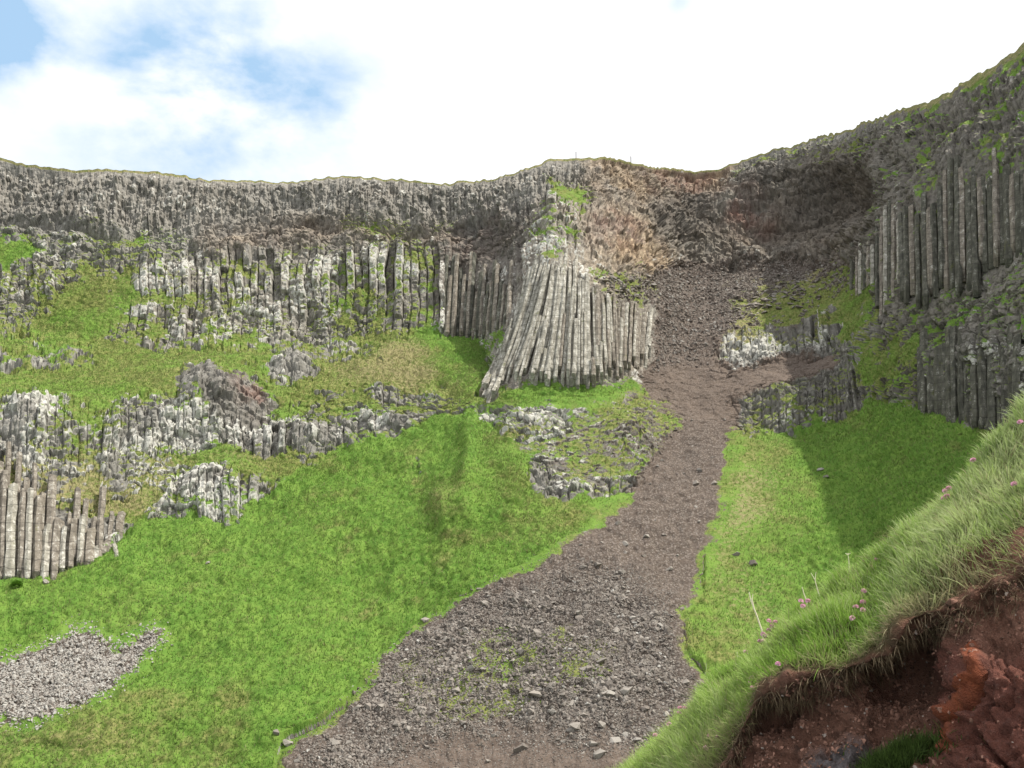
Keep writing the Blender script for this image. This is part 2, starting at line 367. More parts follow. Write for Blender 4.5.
paint([(170, 480), (200, 468), (225, 478), (215, 505), (185, 500)], 3, g=.1, w=1)
paint([(345, 405), (380, 412), (440, 414), (430, 428), (385, 432), (355, 420)], 3, g=.2, w=.85, d=.3)
paint([(365, 388), (440, 380), (440, 398), (380, 402)], 3, g=.35, w=1, c=.8)
paint([(190, 340), (450, 338), (450, 350), (190, 352)], 5, g=.6, w=1, c=.8)
# recess left of the organ, the organ's shadow painted in as darker rock
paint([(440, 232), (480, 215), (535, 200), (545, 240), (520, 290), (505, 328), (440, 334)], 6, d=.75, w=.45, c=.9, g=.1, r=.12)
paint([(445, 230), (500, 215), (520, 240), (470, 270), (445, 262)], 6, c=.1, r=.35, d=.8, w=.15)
# organ spur
paint([(540, 190), (590, 190), (660, 290), (655, 385), (600, 385), (480, 398), (505, 330), (530, 240)], 5, c=.9, w=.6, d=.1, o=.25, g=.12)
paint([(540, 190), (578, 190), (585, 225), (580, 250), (545, 262), (530, 250), (545, 215)], 5, g=.5, l=.5, w=.7, c=.4)
paint([(548, 192), (585, 192), (588, 202), (550, 203)], 3, g=1, l=.5)
paint([(580, 200), (640, 200), (690, 240), (680, 275), (640, 290), (600, 262), (582, 235)], 8, o=.9, r=.1, w=.3, c=.45, d=-.1, g=.1, y=.6)
paint([(590, 215), (635, 222), (645, 240), (605, 240)], 5, r=.7, o=.3)
paint([(590, 268), (655, 270), (660, 305), (640, 312), (595, 300)], 6, g=.45, s=.5, o=.5, k=.8, y=.4, c=.1)
# bowl
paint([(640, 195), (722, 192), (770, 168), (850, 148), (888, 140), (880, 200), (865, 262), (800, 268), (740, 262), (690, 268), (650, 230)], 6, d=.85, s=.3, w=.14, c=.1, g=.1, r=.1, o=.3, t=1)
paint([(722, -140), (722, 190), (760, 172), (850, 148), (888, 130), (870, -140)], 5, e=.6, w=.45, g=.35, d=.35, y=.3)
paint([(780, 165), (840, 140), (870, 128), (885, 135), (850, 152), (800, 168)], 4, g=.85, y=.4, l=.2)
paint([(725, 190), (765, 195), (770, 215), (735, 225), (720, 208)], 6, r=.85, d=.3)
paint([(650, 240), (700, 245), (760, 240), (830, 240), (830, 262), (740, 262), (680, 270)], 6, d=.45, w=.5, c=.2, k=.4)
# debris bench
paint([(650, 272), (740, 264), (850, 264), (870, 300), (850, 330), (760, 350), (700, 372), (655, 372), (660, 310)], 5, s=.85, k=.95, d=.35, g=.2, y=.65, l=.05, c=0, w=.2)
paint([(668, 268), (700, 268), (712, 300), (730, 350), (720, 380), (655, 380), (668, 320)], 8, s=1, g=.05, k=.6, d=0, r=.15)
paint([(735, 320), (800, 290), (850, 280), (870, 275), (885, 300), (870, 330), (790, 330)], 6, g=.62, l=.3, y=.45)
paint([(705, 355), (735, 335), (790, 325), (850, 295), (862, 310), (850, 340), (800, 352), (740, 370)], 4, c=.8, w=1, g=.3, s=.1, k=0)
paint([(620, 385), (660, 368), (740, 368), (800, 355), (835, 352), (835, 372), (770, 390), (740, 400), (730, 435), (735, 455), (680, 455), (650, 420)], 5, s=1, g=0, k=.3, d=.15, c=0, r=.12)
paint([(745, 385), (790, 372), (850, 358), (880, 370), (875, 400), (838, 425), (760, 433), (738, 425)], 4, g=.4, w=.7, d=.55, c=.5, s=.1)
# right wall: mossy rock, darkened to paint in the shade it stands in
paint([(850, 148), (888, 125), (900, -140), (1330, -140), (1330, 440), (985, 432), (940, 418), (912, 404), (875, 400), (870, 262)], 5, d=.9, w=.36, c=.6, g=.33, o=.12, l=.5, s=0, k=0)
paint([(880, 130), (930, 98), (1024, 60), (1330, -100), (1330, 150), (1024, 160), (900, 180)], 5, c=.35, e=.2, w=.33, d=.8, g=.3)
paint([(900, -140), (1330, -140), (1330, -30), (1024, 62), (985, 84), (930, 110), (890, 130), (880, 120)], 3, g=.5, y=.3)
paint([(735, 372), (775, 362), (832, 350), (840, 364), (790, 386), (745, 400)], 3, s=1, g=.02, d=.35, c=0, k=.3, w=0)
paint([(845, 262), (880, 268), (885, 330), (930, 330), (900, 380), (870, 400), (850, 370), (830, 330), (835, 290)], 6, g=.75, l=.5, y=.2)
paint([(975, 145), (1010, 145), (1012, 162), (985, 166)], 4, g=.9, l=.7)
paint([(890, 300), (1024, 262), (1330, 240), (1330, 330), (1024, 340), (925, 340)], 7, g=.42, l=.6, d=.6, c=.2)
paint([(1000, 240), (1100, 230), (1100, 300), (1000, 270)], 5, g=.6, l=.8)
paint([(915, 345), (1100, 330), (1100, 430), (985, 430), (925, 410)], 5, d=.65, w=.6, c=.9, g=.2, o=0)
paint([(478, 400), (505, 320), (530, 245), (590, 250), (662, 300), (660, 385), (600, 390)], 5, f=1)
paint([(-40, 455), (60, 480), (135, 510), (130, 555), (60, 585), (-40, 590)], 5, f=.8)
paint([(890, 190), (950, 155), (1060, 150), (1060, 290), (890, 310)], 5, f=.8)
paint([(440, 250), (518, 250), (515, 335), (440, 340)], 5, f=.8)
# grass slopes
TAL = [(-300, 600), (0, 577), (60, 572), (110, 552), (130, 525), (175, 515), (235, 527), (265, 503), (300, 470), (350, 445), (400, 428), (460, 412), (478, 398), (530, 384), (560, 380), (632, 376), (640, 392), (600, 410), (560, 418), (520, 470), (560, 500), (640, 490), (690, 440), (725, 435), (840, 425), (872, 400), (912, 404), (930, 415), (985, 430), (1330, 500), (1330, 1100), (-300, 1100)]
paint(TAL, 3, g=1, l=.95, y=0, s=0, k=0, c=0, e=0, d=.1, w=.3)
paint([(480, 402), (540, 408), (590, 398), (650, 388), (690, 420), (690, 445), (640, 480), (600, 500), (540, 478), (500, 440)], 7, g=.4, s=.45, w=.7, d=.5, y=.4, c=.15, k=.45, l=.35)
paint([(480, 405), (520, 408), (560, 412), (570, 436), (520, 440), (485, 425)], 3, g=.3, s=0, w=.9, d=.3)
paint([(590, 425), (660, 420), (670, 445), (620, 450)], 5, d=.7, g=.3)
paint([(725, 435), (800, 430), (820, 470), (810, 560), (790, 660), (690, 700), (680, 620), (705, 560), (722, 500)], 9, g=.8, l=.5, y=.38)
paint([(725, 435), (770, 450), (760, 520), (730, 560), (700, 600), (718, 500)], 7, g=.62, y=.5, s=.7)
paint([(100, 585), (220, 560), (170, 620), (60, 650), (30, 620)], 14, y=.4, l=.6)
paint([(425, 490), (450, 482), (468, 505), (460, 530), (430, 530)], 9, y=.6, g=.75, o=.3, l=.1)
paint([(395, 455), (425, 450), (430, 475), (400, 475)], 6, y=.6, g=.75)
paint([(440, 400), (470, 420), (470, 480), (520, 560), (560, 540), (640, 500), (600, 500), (540, 480), (490, 420)], 9, y=.4, l=.55)
paint([(0, 690), (140, 715), (240, 750), (280, 790), (-200, 790), (-200, 700)], 14, y=.35, l=.55)
# scree fan and the small patch
FAN = [(665, 452), (688, 425), (738, 422), (728, 470), (718, 520), (703, 560), (692, 600), (680, 622), (686, 660), (722, 690), (790, 760), (900, 1100), (200, 1100), (270, 780), (290, 742), (345, 715), (368, 675), (400, 640), (450, 606), (500, 577), (560, 545), (620, 502)]
paint(FAN, 5, g=.02, s=1, k=.55, c=0, d=0, y=0, w=0, l=.4)
paint([(345, 715), (368, 675), (400, 640), (500, 590), (600, 570), (680, 640), (690, 700), (600, 730), (480, 700), (400, 740), (300, 760)], 14, k=1, g=.16)
paint([(520, 640), (590, 650), (600, 680), (540, 700), (420, 725), (400, 690), (450, 650)], 12, g=.47, y=.4)
paint([(440, 735), (520, 728), (600, 742), (650, 750), (620, 800), (420, 800), (380, 770)], 10, k=.15, g=.06)
paint([(-160, 690), (0, 660), (35, 650), (60, 632), (88, 625), (106, 630), (112, 648), (140, 632), (168, 624), (172, 634), (140, 668), (110, 700), (50, 720), (0, 724), (-160, 760)], 4.5, g=.02, s=1, k=1, d=-.4, y=0)
def sample(a, px, py):
    fx = np.clip((px-X0)/ST, 0, a.shape[1]-1.001); fy = np.clip((py-Y0)/ST, 0, a.shape[0]-1.001)
    i = fx.astype(int); j = fy.astype(int); fx -= i; fy -= j
    return (a[j, i]*(1-fx)+a[j, i+1]*fx)*(1-fy)+(a[j+1, i]*(1-fx)+a[j+1, i+1]*fx)*fy
wx = PX + 11*fbm(X*.45, Y*.45, Z*.45, 3, 31)+2.0*vnoise(X*1.7, Y*1.7, Z*1.7, 41); wy = PY + 9*fbm(X*.45, Y*.45, Z*.45, 3, 32)+2*vnoise(X*1.7, Y*1.7, Z*1.7, 42)
# the sharp rim row keeps its own cover
wy = np.where(PY < 240, PY + (wy-PY)*.6, wy)
S = {c: sample(CV[c], wx, wy) for c in CH}

fan = sample(blur(pmask(FAN), 2), wx, wy); tal = sample(blur(pmask(TAL), 3), wx, wy)
S['g'] = np.where((tal > .5) & (fan < .1) & (PY > 530) & (PX < 706) & (PX > 180), np.maximum(S['g'], .95), S['g'])
m_ = (tal > .5) & (fan < .02) & (PX > 715) & (PY > 440); S['s'] = np.where(m_, np.maximum(S['s'], .65), S['s']); S['g'] = np.where(m_, np.maximum(S['g'], .62), S['g'])
m_ = (tal > .5) & (PY > 520); S['s'] = np.where(m_, np.maximum(S['s'], 1-S['g']), S['s'])
N5 = fbm(X*.16, Y*.16, Z*.2, 4, 131, .6); N15 = fbm(X*.55, Y*.55, Z*.45, 4, 133, .6); N6 = fbm(X*.22+9, Y*.22, Z*.22, 4, 135, .6)
mm = sstep(.1, .3, S['g'])*sstep(1.0, .8, S['g'])*sstep(.3, .05, S['s'])
S['g'] = S['g']+mm*(.45*N5+.5*N15)
S['w'] = S['w']*np.clip(.8+1.3*N6+.7*N15, 0, 1.2)
S['c'] = S['c']*np.clip(.85+1.2*fbm(X*.12, Y*.12, Z*.2, 3, 137), .1, 1.2)
S['o'] = S['o']*np.clip(.85+1.1*N6, 0, 1.3); S['r'] = S['r']*np.clip(.8+1.6*N15, 0, 1.2)
S['d'] = np.clip(S['d']+.45*N5+.3*N15, -.4, 1); S['l'] = S['l']*(1+.9*N6+.5*N15); S['y'] = S['y']+.35*N5*(S['y'] > .05)+.12*N6
# ------------------------------------------------------------------ displacement
def grid_normals(P):
    du = np.gradient(P, axis=1); dv = np.gradient(P, axis=0)
    n = np.cross(du, dv); n /= np.linalg.norm(n, axis=-1, keepdims=True)+1e-9
    return n
NB = grid_normals(P0); NB = gsm(gsm(NB, 4, 0), 4, 1); NB /= np.linalg.norm(NB, axis=-1, keepdims=True)
az = np.arctan2(X, Y); dm = np.interp(az[0], az[0], DD[-150]) if False else DD[min(nface-130, nface-1)]
s_line = np.concatenate([[0], np.cumsum(np.hypot(np.diff(X[nface-120]), np.diff(Y[nface-120])))])
azl = np.arctan2(X[nface-120], Y[nface-120]); s = np.interp(az, azl, s_line)
def blocks(s, z, w, hseg, seed, jit=.35, groove=.35, colv=.8, segv=.5):
    u = s/w + jit*vnoise(s*.25/w, z*.25/hseg, z*0, seed+5)
    ci = np.floor(u); fr = u-ci
    r1 = h3(ci, ci*0, ci*0, seed)-.5
    zz = z/hseg*(.7+.6*h3(ci, ci*0+3, ci*0, seed))+17*h3(ci, ci*0+1, ci*0, seed); si = np.floor(zz); fz = zz-si
    r2 = h3(ci, si, ci*0+2, seed)-.5
    g = np.maximum(0, np.abs(2*fr-1)-.62)/.38
    gz = np.maximum(0, np.abs(2*fz-1)-.86)/.14
    return colv*r1+segv*r2-groove*g*g-.3*groove*gz, r1, r2
def worley(a, b, c, seed):
    ai = np.floor(a); bi = np.floor(b); ci = np.floor(c); d1 = np.full(a.shape, 9.); d2 = d1.copy(); rid = np.zeros(a.shape)
    for i in (-1, 0, 1):
        for j in (-1, 0, 1):
            for k in (-1, 0, 1):
                xa = ai+i; xb = bi+j; xc = ci+k
                d = (xa+h3(xa, xb, xc, seed)-a)**2+(xb+h3(xa, xb, xc, seed+1)-b)**2+(xc+h3(xa, xb, xc, seed+2)-c)**2
                rr = h3(xa, xb, xc, seed+3)
                near = d < d1
                d2 = np.where(near, d1, np.minimum(d2, d)); rid = np.where(near, rr, rid); d1 = np.where(near, d, d1)
    return np.sqrt(d1), np.sqrt(d2), rid
# main columns
lean = .12*(X+40)
strat = (Z+1.2*fbm(X*.1, Y*.1, Z*.3, 3, 141))/1.7; sfr = strat-np.floor(strat); sid = h3(np.floor(strat), strat*0, strat*0, 7)
layers = .9*(sid-.5)+.5*sfr-.5*sstep(.2, 0, sfr)
b1, r1, r2 = blocks(s+.5*fbm(X*.2, Y*.2, Z*.2, 2, 77), Z, 1.0, 4.2, 3, jit=.55, colv=1.15, segv=1.2, groove=.6)
b2, _, _ = blocks(s, Z, .48, 1.3, 9, jit=.9, colv=.35, segv=.55, groove=.25)
b3, _, _ = blocks(s, Z, 2.6, 4.5, 15, jit=.9, colv=.6, segv=1.4, groove=.4)
S['d'] = np.clip(S['d']-S['c']*.5*r2, -.3, 1)
d1, d2, rid = worley(X/1.3, Y/1.3, Z/1.1, 51)
S['w'] = np.where(S['w'] > .03, np.clip(S['w']+S['c']*(.55*r1+.6*r2)+(1-S['c'])*.7*(rid-.5), 0, 1), S['w'])
crag = (rid-.5)*.9-.35*sstep(.22, 0, d2-d1)
e1, e2, rid2 = worley(X/.55, Y/.55, Z/.45, 61)
rub = (rid2-.5)*.34; S['w'] = np.where(S['w'] > .03, np.clip(S['w']+.35*(rid2-.5)-.5*sstep(.18, 0, e2-e1), 0, 1), S['w'])
big = fbm(X*.09, Y*.09, Z*.11, 4, 71); med = fbm(X*.35, Y*.35, Z*.35, 4, 81)
gcov = sstep(.55, .95, S['g']); rockiness = (1-sstep(.5, .92, S['g']+S['s']*.9))*(1-.6*S['f'])+.12*sstep(.4, .9, S['s'])
disp = rockiness*(1.5*big+.9*med+S['c']*sstep(.15, .7, rockiness)*b1+S['e']*b2+.35*np.clip(1-S['c']-S['e']*.5, 0, 1)*b3+(.75-.6*np.clip(S['c'], 0, 1))*crag*(1-.65*S['e'])+rub*(1-.4*S['c'])+1.0*S['t']*layers)
inner = sstep(nface-1, nface-16, np.repeat(np.arange(NRW)[:, None], NCL, 1).astype(float))
tus = fbm(X*1.1, Y*1.1, Z*1.1, 4, 91); tus2 = vnoise(X*2.6, Y*2.6, Z*2.6, 95)
crease = np.abs(vnoise(X*.55+.6*tus, Y*.55, Z*.9, 151)); disp += gcov*(1.3*big+.22*tus+.1*tus2+.3*med-.1*sstep(.14, 0, crease))
disp += (1-gcov)*sstep(.4, .9, S['s'])*(.25*med+.5*big)+S['k']*rub*.6
# hummocks: knoll and ribs on the slope
def hump(px, py, rx, ry, a): return a*np.exp(-((PX-px)/rx)**2-((PY-py)/ry)**2)
disp += hump(448, 508, 20, 24, 1.3)+hump(225, 400, 34, 28, 1.5)+hump(300, 435, 45, 14, 1.6)+hump(160, 425, 45, 20, 1.2)+hump(30, 415, 30, 20, 1.2)+hump(215, 490, 35, 22, 1.6)+hump(625, 435, 22, 18, 1.6)
disp += hump(295, 362, 22, 12, 1.2)+hump(400, 418, 40, 9, 1.)+hump(790, 400, 45, 20, 1.4)+hump(860, 360, 18, 30, 1.5)+hump(555, 225, 22, 30, 2)+hump(470, 470, 10, 60, .8)
# dip under the top band (recessed soft layer)
def band(line, wid, a):
    yy = np.interp(PX, [p[0] for p in line], [p[1] for p in line]); return a*np.exp(-((PY-yy)/wid)**2)
disp += band([(-300, 222), (0, 217), (60, 222), (110, 238), (200, 236), (300, 222), (430, 232), (470, 225), (1400, 225)], 6, -1.4)*sstep(515, 470, PX)
disp += band([(-300, 230), (720, 230), (780, 215), (860, 190), (1400, 190)], 22, -4.6)*sstep(690, 760, PX)*sstep(885, 845, PX)
rimy = np.interp(PX, ux, PY[nface-1]); disp -= 1.6*np.exp(-((PY-rimy-3.5)/2.4)**2)*.8*sstep(585, 610, PX)*sstep(735, 715, PX)
disp *= .08+.92*inner
P1 = P0 + NB*disp[..., None]
# rim roughness
rimz = .28*fbm(s*.5, s*0, s*0, 5, 99)+.16*vnoise(s*1.7, s*0, s*0, 98)
rgt = sstep(715, 770, PX); ste = np.floor(s/3.1+.6*vnoise(s*.3, s*0, s*0, 61)); rimz = rimz*(1+.2*rgt)+rgt*.3*(h3(ste, ste*0, ste*0, 63)-.5)
P1[..., 2] += rimz*(1-inner*1.)
NF = grid_normals(P1)
nzv = NF[..., 2]; flip = np.sign(np.mean(nzv)); nzv = nzv*flip
mixz = sstep(.05, .3, S['g'])*sstep(1.0, .75, S['g'])
gn = fbm(X*.9, Y*.9, Z*.9, 4, 111, .6); 
G = S['g'] + mixz*(.55*gn + .8*(nzv-.4)+.18*fbm(X*.2, Y*.2, Z*.2, 2, 113))
G = np.where(S['e'] > .4, G*np.where(nzv > .5, 1, .7), G)
G[nface-3:] = .75+.35*fbm(X*.8, Y*.8, Z, 3, 118)[nface-3:]; S['l'][nface-5:] = .1; S['y'][nface-5:] = .65
vA = np.stack([np.clip(G, 0, 1), np.clip(S['l'], 0, 1), np.clip(S['y'], 0, 1)], -1)
vB = np.stack([np.clip(S['w'], 0, 1), np.clip(S['r'], 0, 1), np.clip(S['o'], 0, 1)], -1)
vC = np.stack([np.clip(S['s'], 0, 1), np.clip(S['d'], 0, 1), np.clip(S['k'], 0, 1)], -1)
# split into setting pieces
fan = sample(blur(pmask(FAN), 2), wx, wy); 
LPATCH = [(-160, 690), (0, 660), (35, 650), (60, 632), (88, 625), (106, 630), (112, 648), (140, 632), (168, 624), (172, 634), (140, 668), (110, 700), (50, 720), (0, 724), (-160, 760)]
lp = sample(blur(pmask(LPATCH), 2), wx, wy)
tal = sample(blur(pmask(TAL), 3), wx, wy)
OUT = [
 ([(178, 370), (210, 366), (235, 374), (265, 382), (278, 420), (250, 442), (225, 442), (205, 412), (180, 388)], 'dark and rust red crag breaking out of the grassy shelf', 'dark_crag'),
 ([(225, 442), (262, 418), (278, 405), (290, 415), (320, 420), (352, 430), (352, 448), (310, 457), (240, 452)], 'blocky pale outcrop right of the rust red crag', 'b'),
 ([(178, 470), (230, 462), (257, 480), (272, 500), (240, 530), (200, 512), (178, 495)], 'small white flecked outcrop at the top edge of the bright grass', 'c'),
 ([(268, 355), (300, 348), (320, 362), (300, 378), (270, 372)], 'small rounded grey outcrop alone on the grass above the rust red crag', 'd'),
 ([(343, 403), (380, 410), (442, 412), (432, 430), (385, 434), (353, 422)], 'low broken ledge of grey rock right of the blocky pale outcrop', 'e'),
 ([(363, 386), (442, 378), (442, 400), (378, 404)], 'row of slanting pale stubs in the grass left of the column fan', 'f'),
 ([(740, 385), (790, 372), (850, 358), (880, 370), (875, 400), (838, 427), (760, 435), (736, 427)], 'white flecked outcrop between brown soil and the shaded green slope', 'g'),
 ([(705, 355), (735, 333), (790, 323), (850, 293), (864, 310), (850, 342), (800, 354), (740, 372)], 'white lichened broken columns edging the debris bench', 'h'),
]
cls = np.zeros(PX.shape, int)   # 0 cliff 1 grass 2 scree 3 small patch
cls[(tal > .5)] = 1; cls[fan > .5] = 2; cls[lp > .5] = 3
for i, (pl, lb, nm) in enumerate(OUT): cls[(sample(blur(pmask(pl), 1.5), wx, wy) > .5)] = 10+i
cls[nface:] = 1
idx = np.arange(NRW*NCL).reshape(NRW, NCL)
Q = np.stack([idx[:-1, :-1], idx[:-1, 1:], idx[1:, 1:], idx[1:, :-1]], -1).reshape(-1, 4)
if flip < 0: Q = Q[:, ::-1]
fc = cls[:-1, :-1].reshape(-1)
Vf = P1.reshape(-1, 3); Af = vA.reshape(-1, 3); Bf = vB.reshape(-1, 3); Cf = vC.reshape(-1, 3)
def piece(name, k, **tg):
    q = Q[fc == k] if np.isscalar(k) else Q[np.isin(fc, k)]
    if not len(q): return
    u, inv = np.unique(q, return_inverse=True)
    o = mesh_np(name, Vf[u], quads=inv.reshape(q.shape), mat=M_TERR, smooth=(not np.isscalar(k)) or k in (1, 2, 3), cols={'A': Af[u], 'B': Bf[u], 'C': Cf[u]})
    return tag(o, **tg)
piece('cliff', 0, kind='structure'); piece('hillside', 1, kind='structure'); piece('scree_slope', 2, kind='structure'); piece('scree_patch', 3, kind='structure')
for i, (pl, lb, nm) in enumerate(OUT): piece('rock_outcrop', 10+i, label=lb, cat='rock outcrop')

# point on the amphitheatre seen through (px, py): bilinear look-up in the loft
PYf = PY[:nface]
def on_face(px, py, lift=0):
    j = int(np.clip(np.searchsorted(ux, px), 1, NCL-1)); col = PYf[:, j]
    i = int(np.clip(np.searchsorted(-col, -py), 1, nface-1))
    t = (col[i-1]-py)/(col[i-1]-col[i]+1e-9)
    p0 = P0[i-1, j]*(1-t)+P0[i, j]*t; p1 = P1[i-1, j]*(1-t)+P1[i, j]*t
    return Vector(p0), Vector(p1), Vector(NB[i, j])*flip

# ------------------------------------------------------------------ basalt columns
def cam_toward(p, d):           # move a point horizontally towards the open amphitheatre
    q = Vector((p.x, p.y, 0)).normalized(); return p - q*d
def column_mesh(path, rad, seed, sides=6):
    rr = random.Random(seed); V = []; Fq = []; n = len(path)
    ang0 = rr.random()*6.28; rads = [rad*rr.uniform(.86, 1.14) for _ in range(sides)]
    rings = []
    for i in range(n):
        p = path[i]; tng = (path[min(i+1, n-1)]-path[max(i-1, 0)]).normalized()
        a = tng.cross(Vector((0, 1, 0))).normalized(); b = tng.cross(a).normalized()
        sh = Vector((rr.uniform(-.1, .1), rr.uniform(-.1, .1), 0))*rad*1.4; sf = rr.uniform(.9, 1.07)
        rep = [(0, .93), (.06, 1)] if i == 0 else ([(-.07, 1), (0, .8)] if i == n-1 else ([(-.035, 1), (0, .93), (.035, 1)] if rr.random() < .6 else [(0, 1)]))
        for (dz, k) in rep:
            ring = []
            for s_ in range(sides):
                an = ang0+s_*6.2832/sides; r_ = rads[s_]*k*sf
                ring.append(len(V)); V.append(tuple(p+tng*dz*rad*3+sh+a*math.cos(an)*r_+b*math.sin(an)*r_))
            rings.append(ring)
    tilt = Vector((rr.uniform(-.4, .4), rr.uniform(-.6, .1), 0))
    for vi in rings[-1]:
        v = Vector(V[vi]); V[vi] = (v.x, v.y, v.z+tilt.x*(v.x-path[-1].x)+tilt.y*(v.y-path[-1].y))
    for r0, r1_ in zip(rings, rings[1:]):
        for s_ in range(sides): Fq.append((r0[s_], r0[(s_+1) % sides], r1_[(s_+1) % sides], r1_[s_]))
    me = bpy.data.meshes.new('column'); me.from_pydata(V, [], Fq+[tuple(rings[-1]), tuple(reversed(rings[0]))]); me.update()
    return me
def cluster(name, specs, mats, label, joint=1.6, proud=.35, wall=False):
    root = bpy.data.objects.new(name, None); C.objects.link(root)
    pb = on_face(*specs[len(specs)//2][0][0])[0]; root.location = pb
    tag(root, label, 'rock columns')
    for k, (pts, rad, pr) in enumerate(specs):
        base = [cam_toward(on_face(x_, y_)[0], proud+pr if not (wall and q_ in (0, len(pts)-1)) else (-.5 if q_ == 0 else (proud+pr)*.5)) for q_, (x_, y_) in enumerate(pts)]
        if not wall: base = [cam_toward(base[0], -.9-pr)+Vector((0, 0, -1.9-pr))]+base
        L = sum((b-a).length for a, b in zip(base, base[1:])); n = max(2, int(L/joint))
        path = []
        for i in range(n+1):
            t = i/n*(len(base)-1); j = min(int(t), len(base)-2); f = t-j
            # Catmull-like smoothing
            p = base[j].lerp(base[j+1], f)
            if len(base) > 2:
                p_ = base[max(j-1, 0)]; n_ = base[min(j+2, len(base)-1)]
                p = p + ((base[j]-p_)-(n_-base[j+1]))*(.12*f*(1-f))
            path.append(p)
        me = column_mesh(path, rad, 1000+k*7+len(specs))
        me.materials.append(mats[k % len(mats)]); me.transform(Matrix.Translation(-pb))
        o = bpy.data.objects.new('column', me); C.objects.link(o); o.parent = root
    return root
# the organ: long pale columns fanning out below the spur
sp = []
foot = [(481, 390), (487, 390), (494, 388), (500, 380), (508, 373), (520, 373), (540, 375), (555, 370), (572, 375), (590, 377), (605, 374), (618, 368), (632, 362), (650, 352)]
head = [(497, 352), (510, 325), (530, 262), (538, 250), (545, 248), (552, 252), (558, 256), (566, 262), (576, 268), (588, 285), (602, 292), (618, 304), (634, 308), (656, 310)]
for row in range(2):
    nC = 52 if row == 0 else 46
    for i in range(nC):
        t = (i+.5*row+random.uniform(-.2, .2))/nC*(len(foot)-1); j = min(int(t), len(foot)-2); f = t-j
        fx = foot[j][0]*(1-f)+foot[j+1][0]*f; fy = foot[j][1]*(1-f)+foot[j+1][1]*f
        hx = head[j][0]*(1-f)+head[j+1][0]*f+random.uniform(-1.4, 1.4); hy = head[j][1]*(1-f)+head[j+1][1]*f
        if row == 1:   # the front row is broken off lower down
            cut = random.choice((random.uniform(.12, .5), random.uniform(.5, .95))); pr = random.uniform(.4, 1.1)
        else: cut = random.uniform(.9, 1.12); pr = random.uniform(0, .45)
        bow = 4*max(0, 1-abs(t-3)/5)
        mid = ((fx+hx)/2+bow, (fy+hy)/2)
        fy += random.uniform(-5, 7); pts = [(fx, fy)]
        for q in (.25, .5, .75, 1):
            qq = q*cut; bx_ = bow*4*qq*(1-qq) if qq < 1 else 0
            pts.append((fx+(hx-fx)*qq+bx_, fy+(hy-fy)*qq))
        sp.append((pts, random.uniform(.16, .3), pr))
cluster('column_fan', sp, [M_COLB if random.random() < sstep(575, 635, q[0][0][0])*.75+.05 else M_COLP for q in sp], 'tall fan of long pale basalt columns curving out of the cliff in the centre', proud=.15, joint=1.9)  # left columns get the paler basalt, sunlight painted into their tone; browner rock right
sp = []
for i in range(33):
    x_ = -20+i*4.3+random.uniform(-.8, .8); fr = i % 2
    yb = np.interp(x_, [-20, 0, 60, 100, 128], [572, 570, 568, 553, 533]); yt = np.interp(x_, [-20, 0, 40, 60, 100, 128], [445, 455, 485, 510, 512, 520])+random.uniform(-24, 18)+(26 if fr else 0); yb += random.uniform(-5, 5)
    sp.append(([(x_, yb+4), (x_+1, (yb+yt)/2), (x_+3, yt)], random.uniform(.2, .38), random.uniform(0, .3)+.45*fr))
cluster('column_row', sp, [M_COLB, M_COLB, M_COLB, M_COLP], 'row of brownish grey columns standing at the lower left above the grass', joint=1.2)
sp = []
for i in range(27):
    x_ = 900+i*5.6+random.uniform(-1.2, 1.2)
    yt = np.interp(x_, [900, 930, 950, 1000, 1040], [205, 200, 165, 158, 160])+random.uniform(-8, 22); yb = np.interp(x_, [900, 930, 960, 1040], [290, 300, 285, 262])+random.uniform(-22, 10)
    sp.append(([(x_+2, yb+6), (x_+2, yb-8), (x_+1, (yb+yt)/2), (x_, yt)], random.uniform(.26, .38), random.uniform(-.1, .7)))
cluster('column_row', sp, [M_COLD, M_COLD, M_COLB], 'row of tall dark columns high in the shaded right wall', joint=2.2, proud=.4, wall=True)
sp = []
for i in range(20):
    x_ = 443+i*3.4+random.uniform(-.6, .6); yb = np.interp(x_, [443, 500, 515], [334, 330, 322]); yt = 266+random.uniform(-14, 30)
    sp.append(([(x_, yb), (x_+2, (yb+yt)/2), (x_+4, yt)], random.uniform(.26, .36), random.uniform(0, .6)))
cluster('column_row', sp, [M_COLD, M_COLB], 'row of dark columns in the recess left of the pale fan', joint=1.8, proud=.3)
sp = []
for i in range(19):
    x_ = 918+i*6.2+random.uniform(-1.4, 1.4); yt = 338+random.uniform(-12, 20); yb = np.interp(x_, [918, 985, 1040], [412, 425, 430])
    sp.append(([(x_+1, yb+4), (x_+1, yb-8), (x_, (yb+yt)/2), (x_, yt)], random.uniform(.26, .4), random.uniform(-.2, .5)))
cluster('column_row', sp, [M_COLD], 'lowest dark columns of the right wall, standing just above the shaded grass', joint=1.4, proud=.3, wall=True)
sp = []
for i in range(12):
    x_ = 852+i*4.2; yt = 210+random.uniform(-10, 14) if i > 5 else 243+random.uniform(-3, 4); yb = 285+random.uniform(-6, 14)+(25 if 5 < i < 9 else 0)
    sp.append(([(x_, yb), (x_, (yb+yt)/2), (x_, yt)], random.uniform(.24, .34), random.uniform(.1, .7)))
cluster('column_row', sp, [M_COLD, M_COLB, M_COLP], 'short group of columns where the right wall meets the brown hollow', joint=1.5, proud=.3, wall=True)

